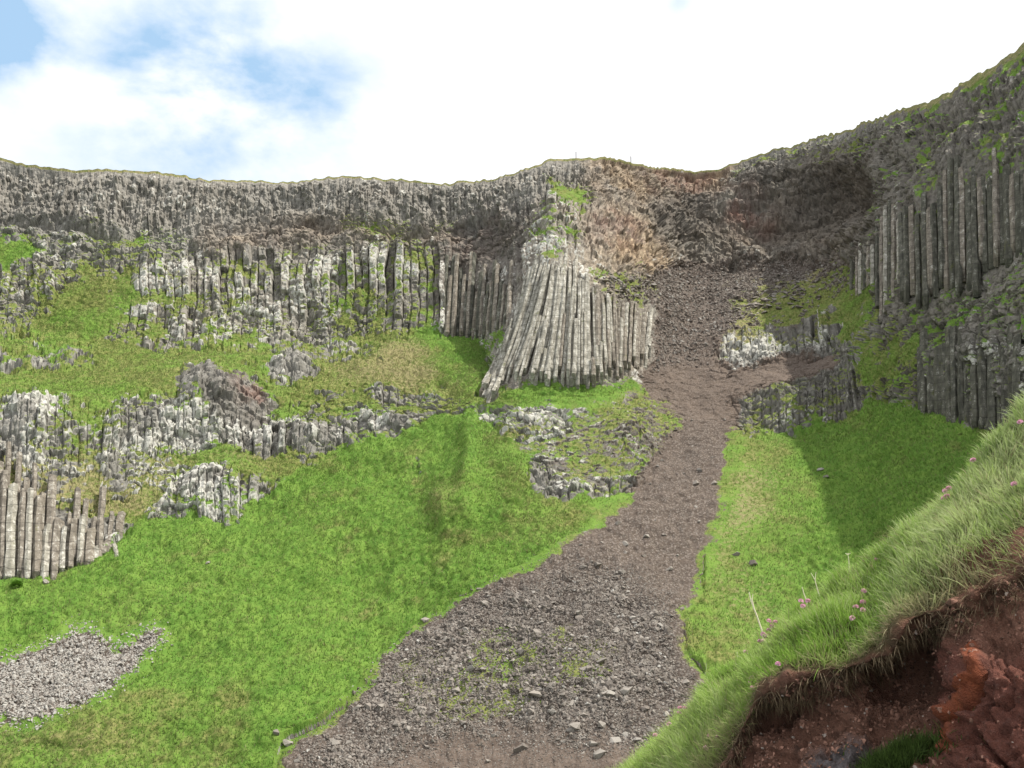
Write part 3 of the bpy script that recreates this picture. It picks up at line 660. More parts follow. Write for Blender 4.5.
# ------------------------------------------------------------------ scree stones
def hull_proto(seed, n=11):
    import bmesh
    rr = random.Random(seed); bm = bmesh.new()
    for _ in range(n):
        v = Vector((rr.gauss(0, 1), rr.gauss(0, 1), rr.gauss(0, 1))).normalized()
        bm.verts.new((v.x*rr.uniform(.8, 1.1), v.y*rr.uniform(.65, .9), v.z*rr.uniform(.45, .7)))
    bmesh.ops.convex_hull(bm, input=bm.verts); 
    for v in [v for v in bm.verts if not v.link_faces]: bm.verts.remove(v)
    bmesh.ops.triangulate(bm, faces=bm.faces); bm.verts.ensure_lookup_table()
    V = np.array([v.co[:] for v in bm.verts]); T = np.array([[v.index for v in f.verts] for f in bm.faces]); bm.free()
    return V, T
PROT = [hull_proto(k) for k in range(12)]
dU = np.linalg.norm(np.diff(P0, axis=1), axis=-1); dV = np.linalg.norm(np.diff(P0, axis=0), axis=-1)
AREA = np.zeros(PX.shape); AREA[:-1, :-1] = dU[:-1, :]*dV[:, :-1]
inframe = (PX > -110) & (PX < 1140) & (PY > 100) & (PY < 830)
inframe[nface:] = False
def pick(wt, n):
    p = (wt*AREA*inframe).ravel(); p = p/p.sum(); i = rng.choice(p.size, n, p=p)
    r_, c_ = np.divmod(i, NCL); r2_ = np.minimum(r_+1, NRW-1); c2_ = np.minimum(c_+1, NCL-1)
    a = rng.random((n, 1)); b = rng.random((n, 1))
    pos = (P1[r_, c_]*(1-a)+P1[r_, c2_]*a)*(1-b)+(P1[r2_, c_]*(1-a)+P1[r2_, c2_]*a)*b
    return i, pos
def rot_mats(n, flat=.5):
    q = rng.normal(size=(n, 4)); q[:, 1] *= flat; q[:, 2] *= flat; q /= np.linalg.norm(q, axis=1, keepdims=True)
    w_, x_, y_, z_ = q.T
    return np.stack([1-2*(y_*y_+z_*z_), 2*(x_*y_-z_*w_), 2*(x_*z_+y_*w_), 2*(x_*y_+z_*w_), 1-2*(x_*x_+z_*z_), 2*(y_*z_-x_*w_), 2*(x_*z_-y_*w_), 2*(y_*z_+x_*w_), 1-2*(x_*x_+y_*y_)], -1).reshape(n, 3, 3)
def stones(name, pos, size, pale, white, **tg):
    n = len(pos); Vs = []; Ts = []; Cs = []; off = 0; Rm = rot_mats(n); pid = rng.integers(0, len(PROT), n)
    for k, (V, T) in enumerate(PROT):
        m = np.where(pid == k)[0]
        if not len(m): continue
        W = np.einsum('nij,vj->nvi', Rm[m], V)*size[m, None, None]+pos[m, None]
        Vs.append(W.reshape(-1, 3)); Ts.append((T[None]+(np.arange(len(m))*len(V))[:, None, None]+off).reshape(-1, 3)); off += len(m)*len(V)
        c = np.stack([pale[m], white[m], pale[m]*0], -1); Cs.append(np.repeat(c, len(V), 0))
    return tag(mesh_np(name, np.concatenate(Vs), tris=np.concatenate(Ts), mat=M_STONE, smooth=False, cols={'A': np.concatenate(Cs)}), **tg)
fanw = sample(blur(pmask(FAN), 10), wx, wy)**2*(PX < 900)
coarse = sample(blur(pmask([(345, 715), (368, 675), (400, 640), (500, 590), (560, 572), (600, 560), (670, 600), (690, 700), (640, 760), (480, 770), (300, 790), (300, 760)]), 14), PX, PY)
coarse = coarse*(1-.75*sample(blur(pmask([(440, 738), (520, 728), (600, 742), (650, 750), (620, 800), (420, 800), (380, 770)]), 10), PX, PY))*np.clip(.9+1.2*N15, .25, 1.5)
n = 42000; i, pos = pick(fanw*(.25+1.1*coarse), n); cz = coarse.ravel()[i]
size = (.045+.055*rng.random(n)+.12*cz*rng.random(n)**3.0)*(.6+.6*cz)
stones('loose_scree', pos, size, rng.random(n)**1.5*.9, (rng.random(n) > .985)*.8, kind='stuff', label='loose dark stones covering the brown scree fan', cat='scree')
n = 9000; i, pos = pick(sample(blur(pmask(LPATCH), 9), wx, wy)**2.5, n)
stones('grey_scree', pos, .06+.13*rng.random(n)**2, .6+.6*rng.random(n), .15+(rng.random(n)**1.5)*.8, kind='stuff', label='pale grey stones of the small scree patch at lower left', cat='scree')
# rubble on the bench, in the gully, at the organ's foot
rubw = sstep(.35, .8, S['k'])*(fan < .3)*(lp < .3)*sstep(.75, .4, G)
n = 9000; i, pos = pick(rubw, n)
stones('hillside_rubble', pos, .07+.26*rng.random(n)**3, rng.random(n)*.8, (rng.random(n) > .9)*.5, kind='stuff', label='broken stones strewn over the debris bench below the brown hollow', cat='rubble')
# larger slabs seen flat on the bench
slabw = sample(blur(pmask([(735, 300), (790, 276), (820, 282), (800, 308), (740, 318)]), 4), PX, PY)+.5*sample(blur(pmask([(590, 272), (650, 275), (655, 300), (600, 300)]), 5), PX, PY)
pro_me = []
for k, (V, T) in enumerate(PROT):
    me = bpy.data.meshes.new('boulder'); me.from_pydata([tuple(v) for v in V], [], [tuple(t) for t in T]); me.update()
    at = me.color_attributes.new('A', 'FLOAT_COLOR', 'POINT')
    for a_ in at.data: a_.color = ((.35, .7, 1.)[k % 3], (0, .0, .25, 0)[k % 4], 0, 1)
    me.materials.append(M_STONE); pro_me.append(me)
def boulder(pos, size, label, group=None, flat=1.0, k=None, name='boulder', cat='boulder'):
    o = bpy.data.objects.new(name, pro_me[random.randrange(12) if k is None else k]); C.objects.link(o)
    o.location = pos; o.scale = (size, size, size*flat); o.rotation_euler = (random.uniform(-.4, .4), random.uniform(-.4, .4), random.uniform(0, 6.28))
    return tag(o, label, cat, group)
i, pos = pick(slabw, 130)
for p in pos: boulder(p, random.uniform(.3, .75), 'flat grey slab lying on the debris bench under the brown hollow', 'flat slabs on the debris bench', flat=.55, name='rock_slab', cat='slab')
i, pos = pick(fanw*(.12+coarse), 285); 
for k, p in enumerate(pos):
    ii = i[k]; bx_, by_ = PX.ravel()[ii], PY.ravel()[ii]; left = np.interp(by_, [440, 502, 545, 577, 606, 640, 675, 715, 742, 780], [672, 620, 560, 500, 450, 400, 368, 345, 290, 270])
    if by_ < 560: lb, gr = 'small dark boulder in the narrow upper scree below the gully', 'boulders of the narrow upper scree'
    elif bx_ < left+45: lb, gr = 'grey boulder along the left grassy edge of the scree fan', 'boulders along the left edge of the scree'
    elif by_ > 728: lb, gr = 'grey boulder on the bare brown earth at the foot of the scree', 'boulders at the foot of the scree'
    elif bx_ > 640: lb, gr = 'grey boulder along the right side of the scree fan', 'boulders along the right side of the scree'
    elif by_ > 640: lb, gr = 'grey boulder near the green tinged patch low in the scree fan', 'boulders around the green patch in the scree'
    else: lb, gr = 'angular grey boulder in the coarse middle of the scree fan', 'boulders in the middle of the scree'
    boulder(p, .2+.26*random.random()**2.2, lb, gr)
def spot(px, py, size, label, k, flat=.9):
    p = on_face(px, py)[1]; boulder(p, size, label, None, flat, k)
spot(608, 693, .62, 'pale rounded boulder in the middle of the lower scree fan', 2)
spot(536, 692, .66, 'flat topped pale boulder left of the rounded one on the scree fan', 5)
spot(627, 690, .48, 'small pale boulder just right of the rounded one on the scree fan', 8)
spot(575, 724, .6, 'grey boulder low on the scree fan above bare brown earth', 8)
spot(616, 736, .55, 'light boulder beside the grass bank near the bottom of the scree', 2)
spot(598, 751, .5, 'lowest pale boulder on the bare brown earth of the scree', 11)
spot(520, 745, .6, 'low brown boulder half sunk in bare earth at the scree foot', 0)
spot(751, 566, .5, 'broad grey stone on the dry grass right of the scree', 3)
spot(735, 554, .45, 'small grey stone just left of the broad one on dry grass', 4)
spot(821, 473, .42, 'single white stone on the shaded green slope', 2)
spot(827, 480, .4, 'grey stone just below the white one on the shaded green slope', 7)
spot(290, 744, .5, 'pale stone at the left tip of the scree fan', 8)
spot(280, 743, .4, 'small outlying stone in the grass left of the scree tip', 9)
spot(209, 566, .4, 'lone white stone on the bright grass slope at left', 2)
spot(47, 585, .5, 'small tan stone in the grass below the brownish column row', 6)

# ------------------------------------------------------------------ grass on the hillside
def blades(name, base, up, length, width, col, segs=1, droop=.25, **tg):
    n = len(base); az_ = rng.random(n)*6.283
    side = np.stack([np.cos(az_), np.sin(az_), 0*az_], -1)
    side = side - up*np.sum(side*up, -1, keepdims=True); side /= np.linalg.norm(side, axis=-1, keepdims=True)+1e-9
    rows = []
    for k in range(segs):
        t = k/segs; c = base+up*(length*t)[:, None]; c[:, 2] -= droop*length*t*t; hw = (width*.5*(1-.75*t))[:, None]
        rows += [c-side*hw, c+side*hw]
    tip = base+up*length[:, None]; tip[:, 2] -= droop*length; rows.append(tip)
    V = np.stack(rows, 1); m = V.shape[1]; o_ = np.arange(n)[:, None]*m
    tr = np.array([[2*segs-2, 2*segs-1, 2*segs]]); T = (tr[None]+o_[..., None]).reshape(-1, 3)
    Qd = None
    if segs > 1:
        q = np.array([[2*k, 2*k+1, 2*k+3, 2*k+2] for k in range(segs-1)]); Qd = (q[None]+o_[..., None]).reshape(-1, 4)
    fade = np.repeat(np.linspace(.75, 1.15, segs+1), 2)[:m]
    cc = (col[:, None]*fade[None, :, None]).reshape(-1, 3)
    return tag(mesh_np(name, V.reshape(-1, 3), quads=Qd, tris=T, mat=M_BLADE, smooth=True, cols={'A': cc}), **tg)
n = 215000
gw = sstep(.5, .8, G)*(.25+.75*sstep(.6, .95, S['g']))*(PY > 205)
i, pos = pick(gw, n)
lush = vA.reshape(-1, 3)[i, 1]; dry = vA.reshape(-1, 3)[i, 2]
pn = fbm(pos[:, 0]*.35, pos[:, 1]*.35, pos[:, 2]*.35, 3, 201)
col = np.array([.11, .235, .036])*np.ones((n, 1)); t = np.clip(.6+.55*pn+.4*rng.normal(size=n), 0, 1)[:, None]
col = col*(1-t)+np.array([.22, .36, .075])*t
t = np.clip(1-lush*1.2+.25*rng.normal(size=n), 0, 1)[:, None]; col = col*(1-t)+np.array([.15, .18, .05])*t
big_ = fbm(pos[:, 0]*.09, pos[:, 1]*.09, pos[:, 2]*.09, 3, 203)
t = np.clip(dry*1.1-.15+.5*np.maximum(0, big_)+.3*rng.normal(size=n), 0, 1)[:, None]*.85; t = np.maximum(t, (rng.random(n) > .93)[:, None]*.8); col = col*(1-t)+np.array([.33, .3, .15])*t
nb = (NB.reshape(-1, 3)[i]*flip); up = nb*.35+np.array([0, 0, 1.])+rng.normal(size=(n, 3))*.35; up /= np.linalg.norm(up, axis=1, keepdims=True)
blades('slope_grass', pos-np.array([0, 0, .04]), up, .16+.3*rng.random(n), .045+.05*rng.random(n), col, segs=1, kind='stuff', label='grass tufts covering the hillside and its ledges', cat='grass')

# ------------------------------------------------------------------ near bank
CREST = [(400, 1000), (560, 840), (600, 797), (630, 768), (660, 738), (690, 714), (730, 675), (770, 637), (800, 606), (830, 584), (870, 565), (900, 544), (930, 514), (960, 473), (985, 446), (1024, 414), (1100, 350), (1400, 170)]
EDGE = [(400, 1200), (600, 960), (660, 850), (700, 790), (725, 760), (748, 725), (757, 702), (775, 686), (820, 670), (860, 662), (890, 650), (905, 620), (940, 612), (975, 598), (1000, 583), (1024, 572), (1100, 560), (1400, 500)]
bxs = np.arange(400, 1400, 1.6); nbx = len(bxs)
cy = np.interp(bxs, *zip(*CREST))+9; ey = np.interp(bxs, *zip(*EDGE)); ey = np.maximum(ey, cy+8); ey = gsm(ey, 2)+9*fbm(bxs/34, bxs*0, bxs*0, 4, 299, .6)
cD = np.interp(bxs, [400, 630, 770, 900, 1024, 1400], [5.6, 5.3, 4.9, 4.6, 4.3, 3.6])
eD = np.interp(bxs, [400, 630, 757, 900, 1024, 1400], [4.2, 4.4, 4.15, 3.75, 3.5, 2.8])
rowsP = []; kindr = []
for k, (db, dz) in enumerate([(40, -34), (14, -12), (5, -4.2), (2.2, -1.6), (1.0, -.55), (.4, -.12)]):
    q = unproj(bxs, cy, cD); az_ = np.arctan2(q[:, 0], q[:, 1]); q[:, 0] += np.sin(az_)*db-db*.25; q[:, 1] += np.cos(az_)*db; q[:, 2] += dz; rowsP.append(q); kindr.append(0)
n1 = 110
for k in range(n1):
    t = k/n1; rowsP.append(unproj(bxs, cy*(1-t)+ey*t, cD+(eD-cD)*(t**.7))); kindr.append(0)
# below the turf: undercut, then the soil face and its foot
soilD = lambda x_, y_: 0
n2 = 170; yb = 980.
for k in range(n2+1):
    t = k/n2; yy = ey*(1-t)+yb*t; dpx = yy-ey
    rec = .14*sstep(0, 26, dpx)*(1-.55*sstep(60, 190, dpx))
    rec = rec+.32*np.exp(-((bxs-905)/42)**2-((yy-680)/42)**2)+.15*np.exp(-((bxs-790)/40)**2-((yy-715)/22)**2)
    rec = rec*(1-.75*sstep(925, 955, bxs+ (yy-700)*.35*0))-.12*sstep(930, 985, bxs)*sstep(630, 680, yy)
    rec = rec-.08*np.exp(-((bxs-845)/45)**2-((yy-765)/22)**2)
    base_ = eD-.5*t
    rowsP.append(unproj(bxs, yy, base_+rec)); kindr.append(1)
BP = np.array(rowsP); BX, BY, BZ = BP[..., 0], BP[..., 1], BP[..., 2]; nrB = len(BP)
bpx = 512+F*BX/(BY*math.cos(PITCH)+BZ*math.sin(PITCH)); bpy_ = 384-F*(BZ*math.cos(PITCH)-BY*math.sin(PITCH))/(BY*math.cos(PITCH)+BZ*math.sin(PITCH))
NBk = grid_normals(BP); NBk = gsm(gsm(NBk, 3, 0), 3, 1); NBk /= np.linalg.norm(NBk, axis=-1, keepdims=True)
tocam = -BP/np.linalg.norm(BP, axis=-1, keepdims=True)
sg = np.sign(np.sum(NBk*tocam, -1).mean()); NBk *= sg
isoil = np.array(kindr)[:, None]*np.ones((1, nbx))
isoil = gsm(isoil, 2.0, 0)
bn = fbm(BX*3, BY*3, BZ*3, 4, 301); bn2 = fbm(BX*11, BY*11, BZ*11, 4, 311, .6); bn3 = fbm(BX*40, BY*40, BZ*40, 3, 321, .6)
w1, w2, wr = worley(BX*8, BY*8, BZ*8, 331)
redm = sstep(918, 950, bpx+12*bn)*sstep(628, 660, bpy_+14*bn)
graym = np.exp(-((bpx-843)/36)**4-((bpy_-(762-(bpx-843)*.25))/17)**4)
bd = isoil*(.085*bn+.065*bn2+.018*bn3+.045*(wr-.5))+(1-isoil)*(.09*bn+.03*bn2)
bd -= redm*.5*(isoil*(.085*bn+.02*(wr-.5))); bd += graym*((wr-.5)*.07-.02)
# a crack and a raised vein of orange rock in the red face
def segd(px, py, pts):
    d = np.full(px.shape, 1e9)
    for (x1, y1), (x2, y2) in zip(pts, pts[1:]):
        L2 = (x2-x1)**2+(y2-y1)**2; t = np.clip(((px-x1)*(x2-x1)+(py-y1)*(y2-y1))/L2, 0, 1)
        d = np.minimum(d, np.hypot(px-x1-t*(x2-x1), py-y1-t*(y2-y1)))
    return d
wpx = bpx+3*bn2; wpy = bpy_+3*bn2
vein = np.exp(-(segd(wpx, wpy, [(972, 648), (980, 672), (968, 690), (955, 715), (944, 745)])/6.5)**4)
crack = np.exp(-(segd(wpx, wpy, [(998, 652), (985, 675), (968, 705), (940, 735), (925, 760)])/2.2)**2)+np.exp(-(segd(wpx, wpy, [(965, 730), (985, 750), (1003, 765)])/2.5)**2)
crack2 = np.exp(-(segd(wpx, wpy, [(945, 690), (938, 715), (925, 735)])/5)**2)
wv1, wv2, wvr = worley(BX*5+bn, BY*5, BZ*5+bn, 351)
bd += redm*((wvr-.5)*.022-.016*sstep(.1, 0, wv2-wv1)+.012*(wr-.5))
bd += .012*vein-.07*crack-.12*crack2*isoil
amt = np.ones((nrB, 1)); amt[:4] = .0
BP1 = BP+NBk*(bd*amt)[..., None]
Ac = np.stack([(1-isoil)*(1-.6*np.clip(sstep(900, 1000, bpx)*sstep(.55, .9, np.clip((np.arange(nrB)[:, None]-6)/n1, 0, 1)+.35*bn), 0, 1)), redm, vein], -1); Bc = np.stack([graym, np.clip(1-np.abs(bpy_-ey[None]-6)/26, 0, 1)*isoil, crack], -1)  # second channel of Bc: mask of the painted shade below the turf edge
def bank_mat():
    m, t, b = newmat('bank_earth'); tcn = N(t, 'ShaderNodeTexCoord'); P = tcn.outputs['Object']
    A = sepattr(t, 'A'); B = sepattr(t, 'B')
    n1 = noise(t, 3, 5, .6, P); n2 = noise(t, 14, 6, .65, P); n3 = noise(t, 60, 5, .7, P); n4 = noise(t, 160, 3, .6, P)
    soil = mix(t, rmp(t, n1, .3, .7), (.19, .095, .066), (.34, .18, .125))
    soil = mix(t, rmp(t, n3, .52, .75, 0, .8), soil, (.23, .14, .1))
    soil = mix(t, rmp(t, n4, .62, .75, 0, .9), soil, (.32, .24, .19))
    soil = mix(t, rmp(t, n2, .52, .7, 0, .75), soil, (.09, .055, .042))
    soil = mix(t, mth(t, 'MULTIPLY', B[1], rmp(t, n2, .3, .6)), soil, (.1, .068, .045))  # soil darkened under the turf edge, shade put into the colour
    red = mix(t, rmp(t, n2, .3, .7), (.12, .05, .038), (.26, .105, .075))
    red = mix(t, rmp(t, n3, .5, .72, 0, .6), red, (.21, .12, .1))
    c = mix(t, A[1], soil, red)
    c = mix(t, mth(t, 'MULTIPLY', A[2], rmp(t, n2, .3, .6, .5, 1)), c, mix(t, n3, (.28, .07, .035), (.38, .13, .06)))
    c = mix(t, B[0], c, mix(t, rmp(t, n2, .35, .65), (.08, .068, .066), (.25, .22, .22)))
    c = mix(t, rmp(t, mth(t, 'ADD', A[0], mth(t, 'MULTIPLY', mth(t, 'SUBTRACT', n2, .5), .5)), .55, 1.0), c, mix(t, n2, (.07, .075, .025), (.17, .13, .07)))
    t.links.new(c, b.inputs['Base Color'])
    bp = N(t, 'ShaderNodeBump'); bp.inputs['Strength'].default_value = 1; bp.inputs['Distance'].default_value = .03
    t.links.new(mth(t, 'ADD', n3, mth(t, 'MULTIPLY', n4, .5)), bp.inputs['Height']); t.links.new(bp.outputs[0], b.inputs['Normal'])
    return m
M_BANK = bank_mat()
ib = np.arange(nrB*nbx).reshape(nrB, nbx); QB = np.stack([ib[:-1, :-1], ib[1:, :-1], ib[1:, 1:], ib[:-1, 1:]], -1).reshape(-1, 4)
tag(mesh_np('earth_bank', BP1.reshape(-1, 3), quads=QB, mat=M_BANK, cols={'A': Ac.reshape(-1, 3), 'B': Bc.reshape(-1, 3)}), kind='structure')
# turf grass on the bank
t0 = 3; r0, r1 = t0, 6+n1+3
dU = np.linalg.norm(np.diff(BP, axis=1), axis=-1); dV = np.linalg.norm(np.diff(BP, axis=0), axis=-1)
aB = np.zeros(BP.shape[:2]); aB[:-1, :-1] = dU[:-1]*dV[:, :-1]
def pickB(wt, n):
    p = (wt*aB).ravel(); p /= p.sum(); i = rng.choice(p.size, n, p=p); r_, c_ = np.divmod(i, nbx); r2_ = np.minimum(r_+1, nrB-1); c2_ = np.minimum(c_+1, nbx-1)
    a = rng.random((n, 1)); b = rng.random((n, 1))
    return i, (BP1[r_, c_]*(1-a)+BP1[r_, c2_]*a)*(1-b)+(BP1[r2_, c_]*(1-a)+BP1[r2_, c2_]*a)*b
rowi = np.arange(nrB)[:, None]*np.ones((1, nbx)); vt = np.clip((rowi-6)/n1, 0, 1)
vis = (bpx > 560) & (bpx < 1110) & (bpy_ < 840)
wt = ((rowi >= t0) & (rowi < 6+n1-2) & vis)*1.0
# thinner turf where earth shows at the right
bare = np.clip(sstep(900, 1000, bpx)*sstep(.55, .9, vt+.35*bn)+sstep(.86, 1, vt+.2*bn2), 0, 1)
wt = wt*(1-.85*bare)*(1-.75*sstep(.86, 1, vt+.1*bn))*np.where(rowi < 6, .5, 1)
n = 150000; i, pos = pickB(wt, n); tt = vt.ravel()[i]; xx = bpx.ravel()[i]
pn = fbm(pos[:, 0]*2.2, pos[:, 1]*2.2, pos[:, 2]*2.2, 3, 401); rn = rng.random(n)
col = np.array([.22, .38, .055])*np.ones((n, 1)); t = np.clip(.5+pn+.3*rng.normal(size=n), 0, 1)[:, None]; col = col*(1-t)+np.array([.4, .54, .14])*t
pale = sstep(760, 960, xx)*.45
t = np.clip(pale+.5*pn+.25*rng.normal(size=n), 0, .9)[:, None]; col = col*(1-t)+np.array([.52, .56, .32])*t
dead = sstep(.62, 1.05, tt+.3*pn+.1*rng.normal(size=n)); dead = np.maximum(dead*.85, (rn > .93)*.9)[:, None]
col = col*(1-dead)+np.array([.36, .3, .18])*(.6+.6*rng.random((n, 1)))*dead
nb = NBk.reshape(-1, 3)[i]
hang = sstep(.75, 1.0, tt)[:, None]
up = np.array([-.1, -.12, 1.0])*(1-.8*hang)+nb*(.35+.5*hang)+np.array([.1, 0, .0])+rng.normal(size=(n, 3))*.33+hang*np.array([0, 0, -.25])
fl = fbm(pos[:, 0]*1.5, pos[:, 1]*1.5, pos[:, 2]*1.5, 2, 411); up[:, 0] += .5*fl; cln = np.stack([vnoise(pos[:, 0]*14, pos[:, 1]*14, pos[:, 2]*14, 77+q) for q in range(3)], -1); up = up+.45*cln; up /= np.linalg.norm(up, axis=1, keepdims=True)
ln = (.05+.1*rng.random(n)**1.3)*(1+.4*pn+.35*cln[:, 2])
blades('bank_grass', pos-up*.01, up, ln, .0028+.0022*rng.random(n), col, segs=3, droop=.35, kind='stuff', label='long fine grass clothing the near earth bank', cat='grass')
# dead thatch and roots hanging over the cut
n = 7000; wt = ((rowi > 6+n1*.8) & (rowi < 6+n1+14) & vis)*1.0; i, pos = pickB(wt, n); nb = NBk.reshape(-1, 3)[i]
up = nb*.7+np.array([0, -.1, -.1])+rng.normal(size=(n, 3))*.75; up /= np.linalg.norm(up, axis=1, keepdims=True)
col = np.array([.3, .23, .14])*(.4+1.1*rng.random((n, 1)))
blades('turf_roots', pos, up, .02+.05*rng.random(n)**1.5, .002+.0015*rng.random(n), col, segs=3, droop=.4, kind='stuff', label='dead brown thatch hanging over the cut earth', cat='dead grass')
# crumbs and small stones lodged in the cut earth
MC_, tC_, bC_ = newmat('earth_crumb'); aC = N(tC_, 'ShaderNodeVertexColor', layer_name='A'); sC = N(tC_, 'ShaderNodeSeparateColor'); tC_.links.new(aC.outputs[0], sC.inputs[0])
tC_.links.new(mix(tC_, sC.outputs[1], mix(tC_, sC.outputs[0], (.08, .045, .032), (.36, .2, .145)), (.42, .36, .31)), bC_.inputs['Base Color'])
keep_ = M_STONE; M_STONE = MC_
wt = isoil*(rowi > 6+n1)*vis*(1-.9*redm)*(.35+1.3*sstep(-.1, .3, bn2)); n = 9000; i, pos = pickB(wt, n)
stones('earth_crumbs', pos, .0025+.011*rng.random(n)**4, rng.random(n), (rng.random(n) > .95)*.9, kind='stuff', label='crumbs of earth and small stones in the reddish bank cut', cat='soil')
M_STONE = keep_
# green tuft at the foot of the cut
wt = np.exp(-((bpx-893)/26)**2-((bpy_-(765-(bpx-893)*.45))/10)**2)*isoil*(rowi > 6+n1)
n = 5000; i, pos = pickB(wt, n); up = np.array([.1, -.3, .8])+rng.normal(size=(n, 3))*.3; up /= np.linalg.norm(up, axis=1, keepdims=True)
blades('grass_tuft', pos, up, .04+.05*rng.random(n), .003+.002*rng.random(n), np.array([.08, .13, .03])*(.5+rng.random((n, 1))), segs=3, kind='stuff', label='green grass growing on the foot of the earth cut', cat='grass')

# ------------------------------------------------------------------ flowers and dry stalks on the bank
Bcol = BP1[6:6+n1]; bpyc = bpy_[6:6+n1]
def on_bank(px, py):
    j = int(np.clip(np.argmin(np.abs(bpx[8]-px)), 0, nbx-1)); cpy = bpyc[:, j]; i = int(np.argmin(np.abs(cpy-py))); return Vector(Bcol[i, j])
M_PINK = flat_mat('thrift_petal', (.82, .5, .62)); M_STEM = flat_mat('flower_stem', (.2, .25, .09)); M_STRAW = flat_mat('dry_stalk', (.78, .72, .55)); M_POST = flat_mat('weathered_post', (.2, .17, .14))
def tube(path, rad, sides=6, taper=1.0):
    V = []; Fq = []
    for i_, p in enumerate(path):
        tg = (path[min(i_+1, len(path)-1)]-path[max(i_-1, 0)]).normalized(); a = tg.cross(Vector((.3, 1, .1))).normalized(); b = tg.cross(a)
        r_ = rad*(1-(1-taper)*i_/(len(path)-1))
        V += [tuple(p+a*math.cos(k*6.2832/sides)*r_+b*math.sin(k*6.2832/sides)*r_) for k in range(sides)]
    for i_ in range(len(path)-1):
        for k in range(sides): Fq.append((i_*sides+k, i_*sides+(k+1) % sides, (i_+1)*sides+(k+1) % sides, (i_+1)*sides+k))
    Fq.append(tuple(reversed(range(sides)))); Fq.append(tuple((len(path)-1)*sides+k for k in range(sides)))
    me = bpy.data.meshes.new('tube'); me.from_pydata(V, [], Fq); me.update(); return me
def head_mesh(seed):
    rr = random.Random(seed); V = []; Fq = []
    for k in range(46):       # petals radiating from a low dome
        u_ = rr.random()*6.283; z_ = rr.uniform(-.35, 1); r_ = math.sqrt(1-z_*z_)
        d = Vector((r_*math.cos(u_), r_*math.sin(u_), z_*.75)); sd_ = d.cross(Vector((rr.random(), rr.random(), rr.random()))).normalized(); up_ = d.cross(sd_).normalized()
        c = d*.0085; s_ = .0042; b0 = len(V)
        V += [tuple(d*.003), tuple(c+sd_*s_), tuple(c+d*.0015+up_*s_*.5), tuple(c-sd_*s_)]; Fq += [(b0, b0+1, b0+2), (b0, b0+2, b0+3)]
    me = bpy.data.meshes.new('flower_head'); me.from_pydata(V, [], Fq); me.materials.append(M_PINK); me.update(); return me
HM = [head_mesh(k) for k in range(4)]
def thrift(px, py, label, group=None, stem_h=.07):
    tip = on_bank(px, py+stem_h*180)+Vector((0, -.08, 0)); d_ = tip.length; 
    root = bpy.data.objects.new('thrift_flower', None); C.objects.link(root)
    top = unproj(np.array([float(px)]), np.array([float(py)]), np.array([tip.y]))[0]; top = Vector(top)
    root.location = tip; tag(root, label, 'flower', group)
    rel = top-tip; path = [Vector((0, 0, -.02)), rel*.5+Vector((.004, 0, 0)), rel]
    st_ = bpy.data.objects.new('stem', tube(path, .0011)); st_.data.materials.append(M_STEM); C.objects.link(st_); st_.parent = root
    h_ = bpy.data.objects.new('flower_head', random.choice(HM)); C.objects.link(h_); h_.parent = root; h_.location = rel; h_.scale = (1.3,)*3
    h_.rotation_euler = (random.uniform(-.4, .4), random.uniform(-.4, .4), random.random()*6)
for (x_, y_) in ((769, 621), (775, 622), (772, 626), (769, 630), (763, 634), (767, 636), (760, 641), (764, 641)):
    thrift(x_, y_, 'pink thrift flower in the dense clump beside the tallest dry stalk', 'thrift clump beside the tallest dry stalk')
for (x_, y_) in ((801, 601), (808, 601), (803, 606)): thrift(x_, y_, 'pink thrift flower in the small bunch right of the dense clump', 'small bunch right of the dense thrift clump')
for (x_, y_) in ((680, 708), (685, 708), (679, 713)): thrift(x_, y_, 'pink thrift flower in the trio low on the bank crest', 'trio of thrift low on the bank crest')
for (x_, y_) in ((945, 491), (949, 488), (947, 496), (944, 498)): thrift(x_, y_, 'pink thrift flower in the bunch high on the bank crest', 'thrift bunch high on the bank crest')
for (x_, y_) in ((864, 591), (863, 602), (856, 607), (863, 610), (852, 618)): thrift(x_, y_, 'pink thrift flower scattered in the turf above the dark hollow', 'thrift scattered above the dark hollow', .04)
for (x_, y_) in ((751, 682), (753, 688), (752, 678)): thrift(x_, y_, 'pink thrift flower just left of the cut edge of the turf', 'thrift by the cut edge of the turf', .04)
for (x_, y_) in ((710, 736), (718, 737), (706, 748)): thrift(x_, y_, 'pink thrift flower low in the dry thatch at the bank foot', 'thrift in the dry thatch', .03)
for x_, y_, lb in ((746, 652, 'single thrift flower on the crest just below the dense clump'), (669, 724, 'faded thrift flower lowest but one along the bank crest'), (655, 735, 'whitish thrift flower lowest along the bank crest'),
                   (973, 460, 'lone pink thrift flower on the steep upper crest'), (1014, 484, 'pink thrift flower in the turf near the right edge'), (1020, 422, 'topmost pink thrift flower where the crest leaves the picture'),
                   (895, 546, 'lone thrift flower on the middle of the crest'), (778, 664, 'lone thrift flower in dark grass below the dense clump'), (876, 560, 'small pale thrift flower left of the lone one on the middle crest')):
    thrift(x_, y_, lb)
